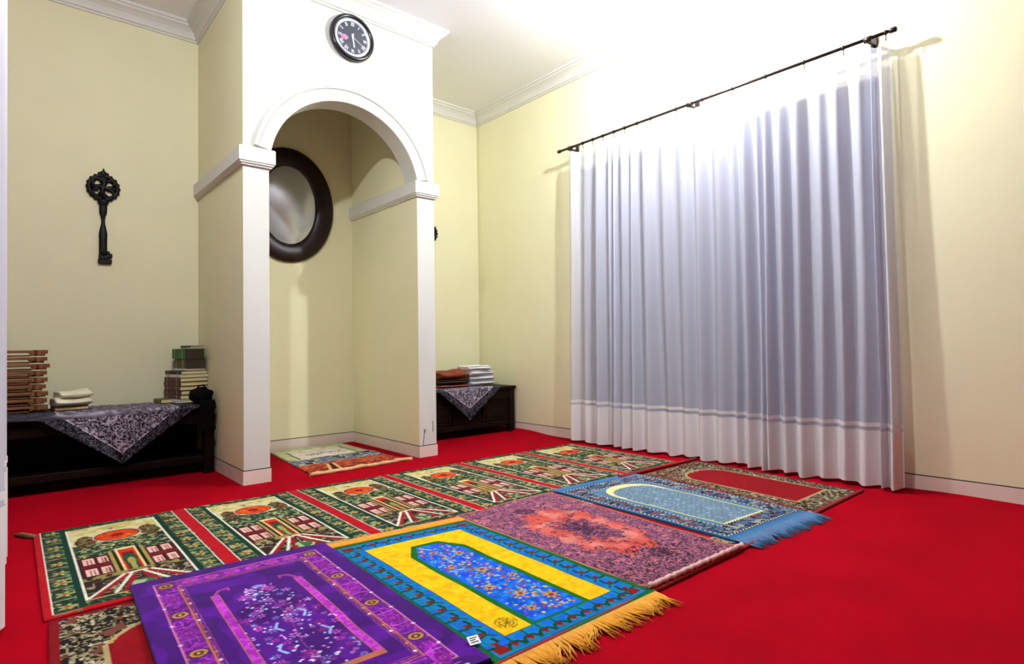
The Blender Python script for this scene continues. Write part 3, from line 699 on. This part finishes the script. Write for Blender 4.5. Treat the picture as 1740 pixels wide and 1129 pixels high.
# ------------------------------------------------------------------ curtains
def pleats(seed, n, L):
    """irregular pleat centres along a length: returns a function s -> (depth, shift)"""
    r = random.Random(seed); w_ = [r.uniform(.38, 1.9) for _ in range(n)]; tot = sum(w_); edges = [0]
    for q in w_: edges.append(edges[-1]+q/tot*L)
    amp = [r.uniform(.65, 1.25) for _ in range(n)]; lean = [r.uniform(-.25, .25) for _ in range(n)]; shp = [r.uniform(.7, 1.5) for _ in range(n)]
    def f(s, z):
        for i in range(n):
            if s <= edges[i+1] or i == n-1:
                u = (s-edges[i])/(edges[i+1]-edges[i]); u = min(1, max(0, u+lean[i]*math.sin(math.pi*u)*.35*math.sin(z*1.1+i)))
                return amp[i]*(math.sin(2*math.pi*u-math.pi/2)*.5+.5)**shp[i]
    return f
def curtain_sheet(P, s0, s1, z0, z1, ns, nz, off=0.0, top_sag=None):
    v = []; f = []
    for j in range(nz+1):
        for i in range(ns+1):
            s = s0+(s1-s0)*i/ns; zt = z1-(top_sag(s) if top_sag else 0); zb = z0+(0.006*math.sin(s*17)+.005*math.sin(s*41) if z0 < .05 else 0)
            z = zb+(zt-zb)*j/nz; v.append(P(s, z, off))
    for j in range(nz):
        for i in range(ns): o = j*(ns+1)+i; f.append((o, o+1, o+ns+2, o+ns+1))
    return B().add(v, f, True)
HOOKS = [3.56, 3.406, 3.291, 3.179, 3.06, 2.949, 2.825, 2.695, 2.466, 2.244, 2.008, 1.775, 1.528, 1.297, 1.072]
def curtain(y_far, y_near, seed, n, label, xbase=3.825, ns=420):
    L = y_far-y_near; fn = pleats(seed, n, L)
    t = thing('curtain', label, 'curtain', (xbase, (y_far+y_near)/2, 0), group='sheer white curtains on the window wall')
    def P(s, z, off):
        k = max(0.0, min(1.0, z/2.58)); spread = .5+.5*(1-k)**.5
        dsp = fn(s, z)*(.075*spread)+.010*math.sin(s*3.1+z*.9)+.006*math.sin(s*37+z*1.7)
        x = xbase+.030-dsp-off; wob = .010*math.sin(z*1.6+s*5)*(1-k)
        return (x-t.location.x, y_far-s+wob-t.location.y, z)
    def sag(s):
        y = y_far-s; d = min(abs(y-h) for h in HOOKS); return .004+.22*min(.12, d)**1.15
    curtain_sheet(P, 0, L, .022, 2.592, ns, 60, 0, sag).build('sheer', M['sheer'], t)
    curtain_sheet(P, 0, L, .020, .335, ns, 12, .0025).build('hem', M['hem'], t)
    curtain_sheet(P, 0, L, .356, .380, ns, 2, .0025).build('stitched_band', M['hem'], t)
    return t
curtain(3.60, 1.80, 12, 15, 'wide pleated sheer white curtain covering the far part of the window')
curtain(1.83, 1.06, 5, 8, 'narrower pleated sheer white curtain at the near end of the rod', 3.815, 220)

t = thing('curtain_rod', 'thin dark curtain rod on brackets above the white curtains', 'curtain rod', (3.82, 2.35, 2.63))
def rel(b, name, m, parent=None, th=None): return at(b.build(name, m, parent or th), th)
rel(B().tube([(3.82, 3.68, 2.63), (3.82, 1.04, 2.63)], .0105, 12), 'rod', M['rod'], None, t)
for y in (3.69, 1.035): rel(B().tube([(3.82, y-.02, 2.63), (3.82, y-.014, 2.63), (3.82, y+.014, 2.63), (3.82, y+.02, 2.63)], [.010, .0155, .0155, .010], 12), 'end_cap', M['mahog'] if y < 1.2 else M['rod'], None, t)
for y in (3.56, 2.346, 1.163):
    b = B(); b.bbox(XW-.012, XW, y-.02, y+.02, 2.585, 2.675); b.tube([(XW-.01, y, 2.622), (3.855, y, 2.618), (3.825, y, 2.612)], .009, 8)
    b.tube([(3.82, y-.02, 2.626), (3.82, y+.02, 2.626)], .0185, 14); rel(b, 'bracket', M['rod'], None, t)
for y in HOOKS:
    b = B(); b.lathe([(.0105, -.005), (.0145, -.005), (.0145, .005), (.0105, .005)], (3.82, y, 2.63), 'y', 14, True)
    b.tube([(3.82, y, 2.616), (3.822, y, 2.600), (3.828, y, 2.585)], .0028, 6); rel(b, 'curtain_ring', M['rod'], None, t)

# dividing curtain at the left edge, drawn back: same cloth, hem and band
def left_curtain():
    y_far, y_near = 3.30, 2.28; L = y_far-y_near; fn = pleats(31, 8, L)
    t = thing('curtain', 'sheer white dividing curtain hanging at the left edge of the room', 'curtain', (-.03, 2.8, 0), group='sheer white curtains on the window wall')
    del t['group']
    def P(s, z, off):
        k = z/2.62; return (-.003-.018*s+fn(s, z)*.034+.012*(1-k)+off, y_far-s+.008*math.sin(z*2+s*6)-2.8, z)
    curtain_sheet(P, 0, L, .02, 2.62, 200, 50).build('sheer', M['sheer'], t)
    curtain_sheet(P, 0, L, .019, .385, 200, 12, .0025).build('hem', M['hem'], t)
    curtain_sheet(P, 0, L, .405, .432, 200, 2, .0025).build('stitched_band', M['hem'], t)
    r = thing('curtain_rod', 'dark rod carrying the dividing curtain at the left edge', 'curtain rod', (-.03, 2.7, 2.66))
    rel(B().tube([(-.03, 3.36, 2.66), (-.045, 2.16, 2.66)], .0105, 12), 'rod', M['rod'], None, r)
    for y in (3.34, 2.2): rel(B().tube([(-.035, y, 2.66), (-.035, y, ZC)], .008, 10), 'ceiling_hanger', M['rod'], None, r)
    for k in range(9):
        y = y_far-.02-k*(L-.04)/8; b = B(); b.lathe([(.0105, -.005), (.0145, -.005), (.0145, .005), (.0105, .005)], (-.037, y, 2.66), 'y', 12, True)
        b.tube([(-.037, y, 2.646), (-.037, y, 2.615)], .0028, 6); rel(b, 'curtain_ring', M['rod'], None, r)
left_curtain()

# ------------------------------------------------------------------ clock over the arch
def make_clock():
    cx, cz, R = 1.896, 3.112, .168; y = BY
    t = thing('wall_clock', 'round black wall clock with silver inner ring above the niche arch', 'clock', (cx, y, cz))
    def add(b, n, m, p=None): 
        o = b.build(n, m, p or t); return o
    add(B().lathe([(0, 0), (R*.96, 0), (R, -.008), (R, -.030), (R*.975, -.042), (R*.90, -.046), (R*.84, -.040), (R*.82, -.028), (0, -.028)], (0, 0, 0), 'y', 64), 'case', M['clockblack'])
    add(B().lathe([(R*.82, -.029), (R*.81, -.036), (R*.72, -.034), (R*.69, -.029)], (0, 0, 0), 'y', 64), 'silver_ring', M['silver'])
    dl = add(B().lathe([(0, -.0295), (R*.70, -.0295)], (0, 0, 0), 'y', 64), 'dial', M['dial'])
    def stroke(p, q, w_, yy=-.0312, h=.0012):
        p = Vector((p[0], 0, p[1])); q = Vector((q[0], 0, q[1])); d = (q-p).normalized(); n = Vector((-d.z, 0, d.x))*w_/2
        k = [p+n, q+n, q-n, p-n]; return [[(c.x, yy, c.z) for c in k], [(c.x, yy+h, c.z) for c in k]]
    for h, s in enumerate(('XII', 'I', 'II', 'III', 'IIII', 'V', 'VI', 'VII', 'VIII', 'IX', 'X', 'XI')):
        a = math.radians(90-30*h); wch = {'I': .0075, 'V': .013, 'X': .013}; tot = sum(wch[c] for c in s); x = -tot/2; b = B(); r0, r1 = R*.50, R*.66
        def T(u, v): # u along the tangent (clockwise), v radial
            return (math.cos(a)*v+math.sin(a)*u, math.sin(a)*v-math.cos(a)*u)
        for c in s:
            w_ = wch[c]; m_ = x+w_/2
            if c == 'I': b.loft(stroke(T(m_, r0), T(m_, r1), .0035))
            if c == 'V': b.loft(stroke(T(m_, r0), T(x+.001, r1), .0035)); b.loft(stroke(T(m_, r0), T(x+w_-.001, r1), .0025))
            if c == 'X': b.loft(stroke(T(x+.001, r0), T(x+w_-.001, r1), .0035)); b.loft(stroke(T(x+w_-.001, r0), T(x+.001, r1), .0025))
            x += w_
        add(b, 'numeral', M['ivory'], dl)
    b = B(); b.lathe([(0, -.0308), (.019, -.0308), (.019, -.0298)], (-.062, 0, -.012), 'y', 24)  # flat pink oval set on the dial, left of the hub
    for v in range(len(b.v)): b.v[v] = (b.v[v][0]*1.45+.028, b.v[v][1], b.v[v][2])
    add(b, 'pink_oval', M['pink'], dl)
    add(B().loft(stroke((-.004, .026), (.012, -.07), .0095, -.0335)), 'hour_hand', M['ivory'])
    add(B().loft(stroke((.006, .03), (-.002, -.012), .007, -.0345)), 'minute_hand', M['ivory'])
    add(B().loft(stroke((-.012, .01), (.088, -.05), .0028, -.036)), 'second_hand', M['ivory'])
    add(B().lathe([(0, -.038), (.007, -.038), (.007, -.030)], (0, 0, 0), 'y', 16), 'hub', M['ivory'])
    add(B().lathe([(0, -.0415), (R*.83, -.0405)], (0, 0, 0), 'y', 48), 'glass', M['clockglass'])
make_clock()

# ------------------------------------------------------------------ oval mirror on the niche's back wall
def make_mirror():
    cx, cz = 1.855, 2.108; t = thing('oval_mirror', 'oval mirror in a wide dark mahogany frame inside the niche', 'mirror', (cx, YB, cz))
    prof = [(1.0, 0), (1.0, -.018), (.985, -.032), (.93, -.042), (.80, -.045), (.70, -.040), (.63, -.030), (.60, -.020), (.60, 0)]
    n = 72; rings = []
    def rad(f): # frame is a little wider at the sides than at top and bottom
        k = (f-.6)/.4; return (.235+k*.163, .338+k*.160)
    for i in range(n):
        a = 2*math.pi*i/n; rings.append([(rad(p)[0]*math.cos(a), y, rad(p)[1]*math.sin(a)) for p, y in prof])
    m = len(prof); v = [p for r in rings for p in r]; f = [(i*m+j, ((i+1) % n)*m+j, ((i+1) % n)*m+(j+1) % m, i*m+(j+1) % m) for i in range(n) for j in range(m)]
    B().add(v, f, True).build('frame', M['mahog'], t)
    # bevelled, slightly bowed glass
    v = [(0, -.030, 0)]; f = []; K = 10
    for k in range(1, K+1):
        q = k/K; yy = -.030+.012*q*q+(.004 if k == K else 0)
        for i in range(n): a = 2*math.pi*i/n; v.append((.24*q*math.cos(a), yy, .345*q*math.sin(a)))
    for i in range(n): f.append((0, 1+i, 1+(i+1) % n))
    for k in range(1, K):
        for i in range(n): o = 1+(k-1)*n; f.append((o+i, o+n+i, o+n+(i+1) % n, o+(i+1) % n))
    B().add(v, f, True).build('mirror_glass', M['mirror'], t)
make_mirror()

# ------------------------------------------------------------------ ornamental keys on the back wall
def make_key(x, label):
    t = thing('ornamental_key', label, 'wall ornament', (x, YB, 2.035), group='black ornamental keys on the back wall')
    y = -.016; b = B()
    b.lathe([(.095, -.003), (.099, -.012), (.092, -.026), (.078, -.026), (.070, -.014), (.074, -.003)], (0, 0, 0), 'y', 48, True)
    for k in range(18):   # scalloped rim
        a = 2*math.pi*k/18; b.ball((.094*math.cos(a), y, .094*math.sin(a)), .011, 5, (1, .9, 1))
    def arc(c, r, a0, a1, n=12): return [(c[0]+r*math.cos(math.radians(a0+(a1-a0)*i/n)), y, c[1]+r*math.sin(math.radians(a0+(a1-a0)*i/n))) for i in range(n+1)]
    b.tube(arc((-.036, .034), .030, 0, 320), .013, 7); b.tube(arc((.040, .030), .027, 180, -120), .013, 7)
    b.tube(arc((-.040, -.036), .024, 60, 360), .014, 7); b.tube(arc((.036, -.040), .028, 120, -160), .012, 7)
    b.tube([(0, y, .08), (.006, y, .03), (-.006, y, -.02), (0, y, -.09)], .017, 8); b.tube([(-.08, y, -.006), (-.03, y, .008), (.03, y, -.008), (.08, y, .002)], .015, 8)
    b.ball((0, y, .062), .026, 8, (1, .6, 1)); b.ball((0, y, -.066), .024, 8, (1.2, .6, 1)); b.ball((-.06, y, .05), .018, 6, (1, .6, 1)); b.ball((.062, y, .045), .016, 6, (1, .6, 1))
    b.build('bow', M['iron'], t)
    c = B()
    for (px, pz, r) in ((0, .100, .022), (-.022, .098, .013), (.022, .098, .013)): c.ball((px, y, pz), r, 7, (1, .7, 1))
    c.tube([(0, y, .11), (.002, y, .125), (0, y, .140)], [.012, .007, .002], 7); c.build('crest', M['iron'], t)
    zs = [(-.085, .034), (-.10, .040), (-.118, .030), (-.130, .024), (-.150, .026), (-.185, .024), (-.21, .015), (-.24, .012), (-.265, .014), (-.30, .022), (-.335, .028), (-.36, .027), (-.40, .026), (-.46, .026), (-.49, .025)]
    B().lathe_z([(0, -.085)]+[(r*.93, z) for z, r in zs]+[(0, -.492)], (0, y, 0), (1, .6, 1), 20).build('shaft', M['iron'], t)
    d = B(); d.bbox(-.030, .052, y-.012, y+.012, -.548, -.512, .006); d.bbox(-.026, .030, y-.012, y+.012, -.515, -.480, .005)
    d.bbox(.020, .055, y-.012, y+.012, -.505, -.470, .006); d.bbox(.015, .040, y-.012, y+.012, -.475, -.455, .005); d.build('bit', M['iron'], t)
make_key(.531, 'black ornamental cast key hanging on the wall left of the niche')
make_key(3.288, 'black ornamental key on the wall right of the niche, only its edge showing')

# ------------------------------------------------------------------ low benches along the back wall
def bench(x0, x1, yf, zt, label, drawers):
    y1 = YB-.015; cx = (x0+x1)/2; t = thing('low_bench', label, 'bench', (cx, (yf+y1)/2, 0), group='dark wooden benches along the back wall')
    def add(b, n): return rel(b, n, M['wood'], None, t)
    add(B().bbox(x0, x1, yf-.012, y1, zt-.028, zt, .006), 'bench_top'); add(B().bbox(x0+.01, x1-.01, yf, y1-.01, zt-.045, zt-.028, .004), 'top_moulding')
    lw = .065
    for lx in (x0+.012, x1-.012-lw):
        for ly in (yf+.004, y1-lw-.01): add(B().bbox(lx, lx+lw, ly, ly+lw, 0, zt-.045, .005), 'leg')
    add(B().bbox(x0+.012+lw, x1-.012-lw, yf+.012, yf+.034, zt-.125, zt-.045, .004), 'apron')
    add(B().bbox(x0+.012+lw, x1-.012-lw, yf+.018, yf+.050, .075, .125, .005), 'low_rail')
    add(B().bbox(x0+.03, x1-.03, yf+.05, y1-.02, .095, .115, .003), 'low_shelf')
    add(B().bbox(x0+.03, x1-.03, y1-.035, y1-.02, .10, zt-.045, .003), 'back_panel')
    if drawers:
        n = drawers; w_ = (x1-x0-.024-2*lw)/n
        for k in range(n):
            a = x0+.012+lw+k*w_; p = add(B().bbox(a+.008, a+w_-.008, yf+.020, yf+.040, .13, zt-.128, .004), 'front_panel')
            q = B(); q.bbox(a+.035, a+w_-.035, yf+.013, yf+.021, .17, .182, .002); q.bbox(a+.035, a+w_-.035, yf+.013, yf+.021, zt-.165, zt-.153, .002)
            q.bbox(a+.035, a+.047, yf+.013, yf+.021, .17, zt-.153, .002); q.bbox(a+w_-.047, a+w_-.035, yf+.013, yf+.021, .17, zt-.153, .002)
            o = rel(q, 'moulding', M['wood'], p, t); o.location = (0, 0, 0)
    return t
ZT = .473
bench(-1.0, 1.135, 4.50, ZT, 'long dark wooden bench against the wall left of the niche', 0)
ZR = .462
bench(2.72, 3.905, 4.44, ZR, 'dark wooden bench in the corner right of the niche', 3)

# patterned cloths laid diagonally over the benches, one corner hanging down in front
def cloth(xl, xr, tipx, tipz, zt, yf, yb, topl, topr, label, innertip):
    t = thing('table_cloth', label, 'cloth', ((xl+xr)/2, yf, zt), group='black and white patterned cloths')
    W, H = topr-topl, (yb-yf)+(zt-tipz)+.01; d = Dye(W, H, .0034, (26, 24, 30), 37)
    depth = yb-yf; s = d.U/W; v = d.V
    # fold the plan: top strip, then the hanging triangle
    hang = np.clip((v-depth)/(H-depth), 0, 1)
    k = np.clip(hang/.08, 0, 1)
    L0 = topl+(xl-topl)*k; R0 = topr+(xr-topr)*k; h2 = np.clip((hang-.08)/.92, 0, 1)
    Lx = L0+(tipx-L0)*h2; Rx = R0+(tipx-R0)*h2; X = Lx+(Rx-Lx)*s
    n1, n2 = d.noise(.012, 91), d.noise(.02, 92)
    # pattern is worked out in cloth space (true x and run), so it is not squeezed towards the tip
    r = np.random.RandomState(5); g = r.rand(300, 600)
    def nz(sc, o):
        x = (X-topl)/sc+o; y = v/sc+o; i = x.astype(int); j = y.astype(int); a = x-i; b_ = y-j; a = a*a*(3-2*a); b_ = b_*b_*(3-2*b_)
        return (g[j, i]*(1-a)+g[j, i+1]*a)*(1-b_)+(g[j+1, i]*(1-a)+g[j+1, i+1]*a)*b_
    q1, q2 = nz(.0095, 3), nz(.014, 30)
    d.put(np.abs(q1-.5) < .085, (92, 88, 98)); d.put(q2 > .76, (74, 70, 80))
    zz = zt-np.maximum(0, v-depth); half = np.where(v > depth, np.clip((zz-innertip)/(zt-innertip), -.1, 1), 1)
    wl = tipx-(tipx-xl)*.78*half; wr = tipx+(xr-tipx)*.78*half
    ins = (X > wl) & (X < wr) & (half > 0)
    d.put(ins, (46, 42, 52)); d.put(ins & (np.abs(q1-.5) < .15), (150, 140, 156)); d.put(ins & (q2 > .78), (176, 168, 182))
    rim = (half > -.03) & (X > wl-.012) & (X < wr+.012) & ~ins; d.put(rim, (196, 188, 200)); d.put(rim & (q1 > .62), (90, 80, 96))
    lo = (v > H-.012); d.put(lo & (q1 > .5), (160, 154, 164))
    # shape
    bulge = .010*np.sin(hang*3.1)*(.6+.4*np.cos(s*9))+.012*hang*np.sin(s*14+1)
    over = np.clip((v-depth)/.012, 0, 1)
    Y = np.where(v <= depth, yb-v, yf-.018*over-bulge*over); Z = np.where(v <= depth, zt+.006+.004*n2, zt+.006-(v-depth))
    ny, nx = d.U.shape; V = np.stack([X-t.location.x, Y-t.location.y, Z-t.location.z], -1).reshape(-1, 3); idx = np.arange(nx*ny).reshape(ny, nx)
    F = np.stack([idx[:-1, :-1], idx[1:, :-1], idx[1:, 1:], idx[:-1, 1:]], -1).reshape(-1, 4)
    me = D.meshes.new('draped_cloth'); me.from_pydata(V.tolist(), [], F.tolist()); me.polygons.foreach_set('use_smooth', np.ones(len(F), bool))
    a = me.color_attributes.new('dye', 'FLOAT_COLOR', 'POINT'); cc = np.ones((nx*ny, 4)); cc[:, :3] = d.c.reshape(-1, 3); a.data.foreach_set('color', cc.astype(np.float32).ravel())
    me.materials.append(M['batik']); o = D.objects.new('draped_cloth', me); COL.objects.link(o); o.parent = t
    so = o.modifiers.new('thickness', 'SOLIDIFY'); so.thickness = .002; so.offset = 0
cloth(.165, .975, .575, .148, ZT, 4.485, 5.0, -.55, 1.04, 'black and white patterned cloth hanging over the bench left of the niche', .212)
cloth(2.96, 3.66, 3.294, .180, ZR, 4.425, 4.95, 2.78, 3.68, 'black and white patterned cloth hanging over the corner bench', .285)

# ------------------------------------------------------------------ folded wooden book stands
def book_stand(z, k, label):
    r = random.Random(40+k); dx = r.uniform(-.012, .012); rz = math.radians(r.uniform(-2.0, 2.0))
    t = thing('folding_book_stand', label, 'book stand', (.0+dx, 4.79, z), rz, 'folded wooden book stands stacked on the bench')
    b = B(); b.bbox(-.28, .135, -.09, .09, .024, .041, .003); b.build('upper_board', M['rehal'], t)
    b = B(); b.bbox(-.28, .125, -.075, .09, .002, .012, .003); b.build('lower_board', M['rehal'], t)
    # carved, scalloped feet ends
    for (y0, y1, zz0, zz1, ext) in ((-.088, -.02, .018, .042, .062), (.02, .088, .004, .028, .050)):
        pts = [(.125, y0), (.145, y0+.012), (.160, y0), (.178, y0+.008), (.150+ext, y0+.002), (.150+ext, y0+.030), (.185, y0+.036), (.150+ext*.9, y0+.046), (.150+ext, y1), (.170, y1-.006), (.15, y1), (.125, y1-.008)]
        B().prism(pts, zz0, zz1, 'xy').build('carved_foot', M['rehal'], t)
    B().tube([(.128, -.085, .022), (.128, .085, .022)], .010, 8).build('hinge', M['rehal'], t)
order = ['lowest', 'second lowest', 'third from the bottom', 'fourth from the bottom', 'fifth, middle one', 'fourth from the top', 'third from the top', 'second from the top', 'topmost']
for k in range(9): book_stand(ZT+.012+k*.0435, k, 'folded brown wooden book stand, %s of the stack at the bench end' % order[k])

# ------------------------------------------------------------------ books
def book(name, label, x, y, z, w_, l, h, rz, cover, spine='left', pages='pages', cat='book', grp='books stacked on the bench'):
    """w_ along x, l along y; bound on the left side"""
    t = thing(name, label, cat, (x, y, z), math.radians(rz), grp); c = .0028
    B().bbox(.006, w_-.004, .004, l-.004, c, h-c, .001).build('page_block', M[pages], t)
    cv = B(); cv.bbox(0, w_, 0, l, 0, c, .0008); cv.bbox(0, w_, 0, l, h-c, h, .0008); cv.bbox(-.002, .004, 0, l, 0, h, .0015); cv.build('cover', cover, t)
    for q in (.18, .78): B().box(-.0032, -.0015, l*q, l*q+.012, .004, h-.004).build('spine_band', GOLD, t)
    return t
GOLD = mat('dull_gold_print', (150, 118, 66), 0.5, .2, 30)
def cov(n, c): return mat(n, c, .55, .12, 20)
C_blue = cov('pale_blue_cover', (190, 196, 210)); C_brn = cov('brown_red_cover', (74, 34, 36)); C_wht = cov('white_cover', (206, 204, 196)); C_blk = cov('black_cover', (22, 22, 24))
C_grn = cov('green_cover', (20, 92, 44)); C_dgr = cov('dark_green_brown_cover', (46, 44, 24)); C_olv = cov('olive_cover', (92, 84, 40)); C_red = cov('dark_red_cover', (110, 20, 22))
bx, by = .957, 4.735; z = ZT+.012
book('book', 'thin pale blue book at the bottom of the book stack', bx-.03, by-.03, z, .225, .20, .021, 8, C_blue)
book('book', 'small olive book lying against the bottom of the book stack', bx-.115, by+.04, z, .075, .14, .030, 8, C_olv)
z += .023; five = ['lowest', 'second', 'third', 'fourth', 'uppermost']
for k in range(5):
    book('book', 'thick cream paged book with brown spine, %s of the five alike in the stack' % five[k], bx+[0, .004, -.003, .002, 0][k], by, z, .198, .26, .0305, 12+[0, 1, -1.5, .8, -.5][k], C_brn); z += .0312
book('book', 'white covered book under the black one in the book stack', bx+.004, by, z, .196, .25, .022, 11, C_wht, pages='pages'); z += .0226
book('book', 'black covered book in the upper part of the book stack', bx+.006, by+.005, z, .19, .25, .026, 12.5, C_blk); z += .0268
book('book', 'thin white book beneath the green volumes of the book stack', bx+.038, by+.02, z, .145, .20, .014, 11, C_wht); z += .0146
for k, (lb, c) in enumerate((('dark brown green volume, lower of the pair near the top of the stack', C_dgr), ('green spined volume, upper of the pair near the top of the stack', C_grn))):
    book('book', lb, bx+.040-k*.004, by+.018, z, .142, .20, [.070, .074][k], 10+k*3, c, pages='brownpages'); z += [.0706, .0746][k]
book('book', 'thin white book near the top of the book stack', bx+.068, by+.03, z, .105, .15, .009, 9, C_wht); z += .0095
book('book', 'small black book on top of the book stack', bx+.07, by+.032, z, .10, .145, .013, 13, C_blk)

# ------------------------------------------------------------------ folded cloths
def folded(name, label, x, y, z, w_, l, h, m, seed, rz=0, folds=2, plump=.3, cat='folded cloth', grp=None):
    """a cloth folded over itself: soft slab whose front edge shows its folds"""
    r = random.Random(seed); nx, nr = 26, 12*folds+8; t = thing(name, label, cat, (x, y, z), math.radians(rz), grp)
    o1, o2, o3 = r.uniform(0, 6), r.uniform(0, 6), r.uniform(0, 6)
    def crosssec(u, sc):
        q = []; n = 48
        for i in range(n):
            a = 2*math.pi*i/n; ca, sa = math.cos(a), math.sin(a); yy = abs(ca)**.35*math.copysign(1, ca); zz = abs(sa)**.55*math.copysign(1, sa)
            fold = .022*math.cos(zz*math.pi*folds)*(1 if yy < 0 else .4)*math.exp(-((abs(yy)-1)/.25)**2)
            py = l/2*sc*yy-fold+.004*math.sin(u*7+o1+zz*3); pz = h/2+h/2*zz*(1+plump*(.5*math.sin(u*4+o2)+.3*math.sin(u*9+yy*2+o3)) if zz > 0 else 1)
            pz += h*.10*plump*math.sin(yy*4+u*5+o1) if zz > .3 else 0
            q.append((w_*(u-.5), py, max(.0, pz)))
        return q
    rings = []
    for k in range(nx+1):
        u = k/nx; e = min(u, 1-u)*nx; sc = 1.0 if e > 1.5 else [.86, .96][min(1, int(e))]
        rg = crosssec(u, sc)
        if e < 1: rg = [(p[0]*(.985), p[1], h*.5+(p[2]-h*.5)*.72) for p in rg]
        rings.append(rg)
    B().loft(rings, True, True, True).build('cloth_body', m, t)
    # the free edge of the cloth, turned up along the front
    e = B(); e.tube([(w_*(u/12-.5)*.95, -l/2-.004+.003*math.sin(u*1.3+o2), h*(.45+.08*math.sin(u*.9+o1))) for u in range(13)], .0035, 6); e.build('folded_edge', m, t)
    return t
G1 = 'folded cloths on the corner bench'
zz = ZR+.014
folded('folded_cloth', 'flat red printed cloth under the brown garments on the corner bench', 3.24, 4.68, zz, .36, .26, .022, M['redprint'], 3, 2, 1, .1, grp=G1)
folded('folded_cloth', 'dark brown folded garment beneath the rust brown one on the corner bench', 3.25, 4.69, zz+.024, .36, .25, .045, M['darkbrown'], 4, -3, 2, .15, grp=G1)
folded('folded_cloth', 'plump rust brown folded garment on top of the brown pile', 3.26, 4.70, zz+.071, .34, .23, .082, M['browncloth'], 5, 4, 1, .5, grp=G1)
wl = ['lowest of the white pile on the corner bench', 'second of the white pile on the corner bench', 'third of the white pile on the corner bench', 'topmost of the white pile on the corner bench']
for k in range(4):
    folded('folded_cloth', 'white folded cotton cloth, '+wl[k], 3.60+[0, .006, -.006, -.02][k], 4.70, zz+.049*k, [.30, .29, .30, .27][k], .26, .047, M['whitecloth'], 20+k, [1, -5, 4, -7][k], 2, .30, grp=G1)
G2 = 'cloth and book beside the book stands'
book('book', 'dark red flat book under the cream cloth on the long bench', .245, 4.72, ZT+.012, .18, .17, .022, 4, C_red, grp=G2)
folded('folded_cloth', 'cream folded cloth lying on a dark red book on the long bench', .335, 4.80, ZT+.036, .20, .17, .052, M['creamcloth'], 9, 9, 1, .35, grp=G2)
folded('folded_cloth', 'cream cloth, rumpled and tilted, uppermost beside the book stands', .345, 4.81, ZT+.084, .18, .15, .050, M['creamcloth'], 11, 14, 1, .5, grp=G2)
# black bag slumped at the bench end
def black_bag():
    t = thing('black_bag', 'slumped black cloth bag at the end of the bench beside the books', 'bag', (1.055, 4.575, ZT+.012)); n, m = 28, 16; v = []; f = []
    for j in range(m+1):
        for i in range(n):
            a = 2*math.pi*i/n; b_ = math.pi*j/m; r = 1+.10*math.sin(3*a+1)+.07*math.sin(5*a+b_*4)+.06*math.sin(b_*7+a*2)
            v.append((.074*r*math.sin(b_)*math.cos(a), .078*r*math.sin(b_)*math.sin(a), .052-.056*math.cos(b_)*(r if b_ > 1.6 else 1)))
    for j in range(m):
        for i in range(n): f.append((j*n+i, j*n+(i+1) % n, (j+1)*n+(i+1) % n, (j+1)*n+i))
    B().add(v, f, True).build('bag_body', M['blackcloth'], t)
    B().tube([(-.03, -.01, .10), (-.015, -.015, .125), (.015, -.015, .128), (.035, -.01, .098)], .006, 7).build('strap', M['blackcloth'], t)
    B().loft([[(.012+.010*math.sin(k*1.1)+.050*math.cos(q), -.106-.010*math.sin(q)-.003*math.sin(k), .03-.03*k) for q in np.linspace(0, 2*math.pi, 10, endpoint=False)] for k in range(8)], True, True, True).build('hanging_end', M['blackcloth'], t)
black_bag()
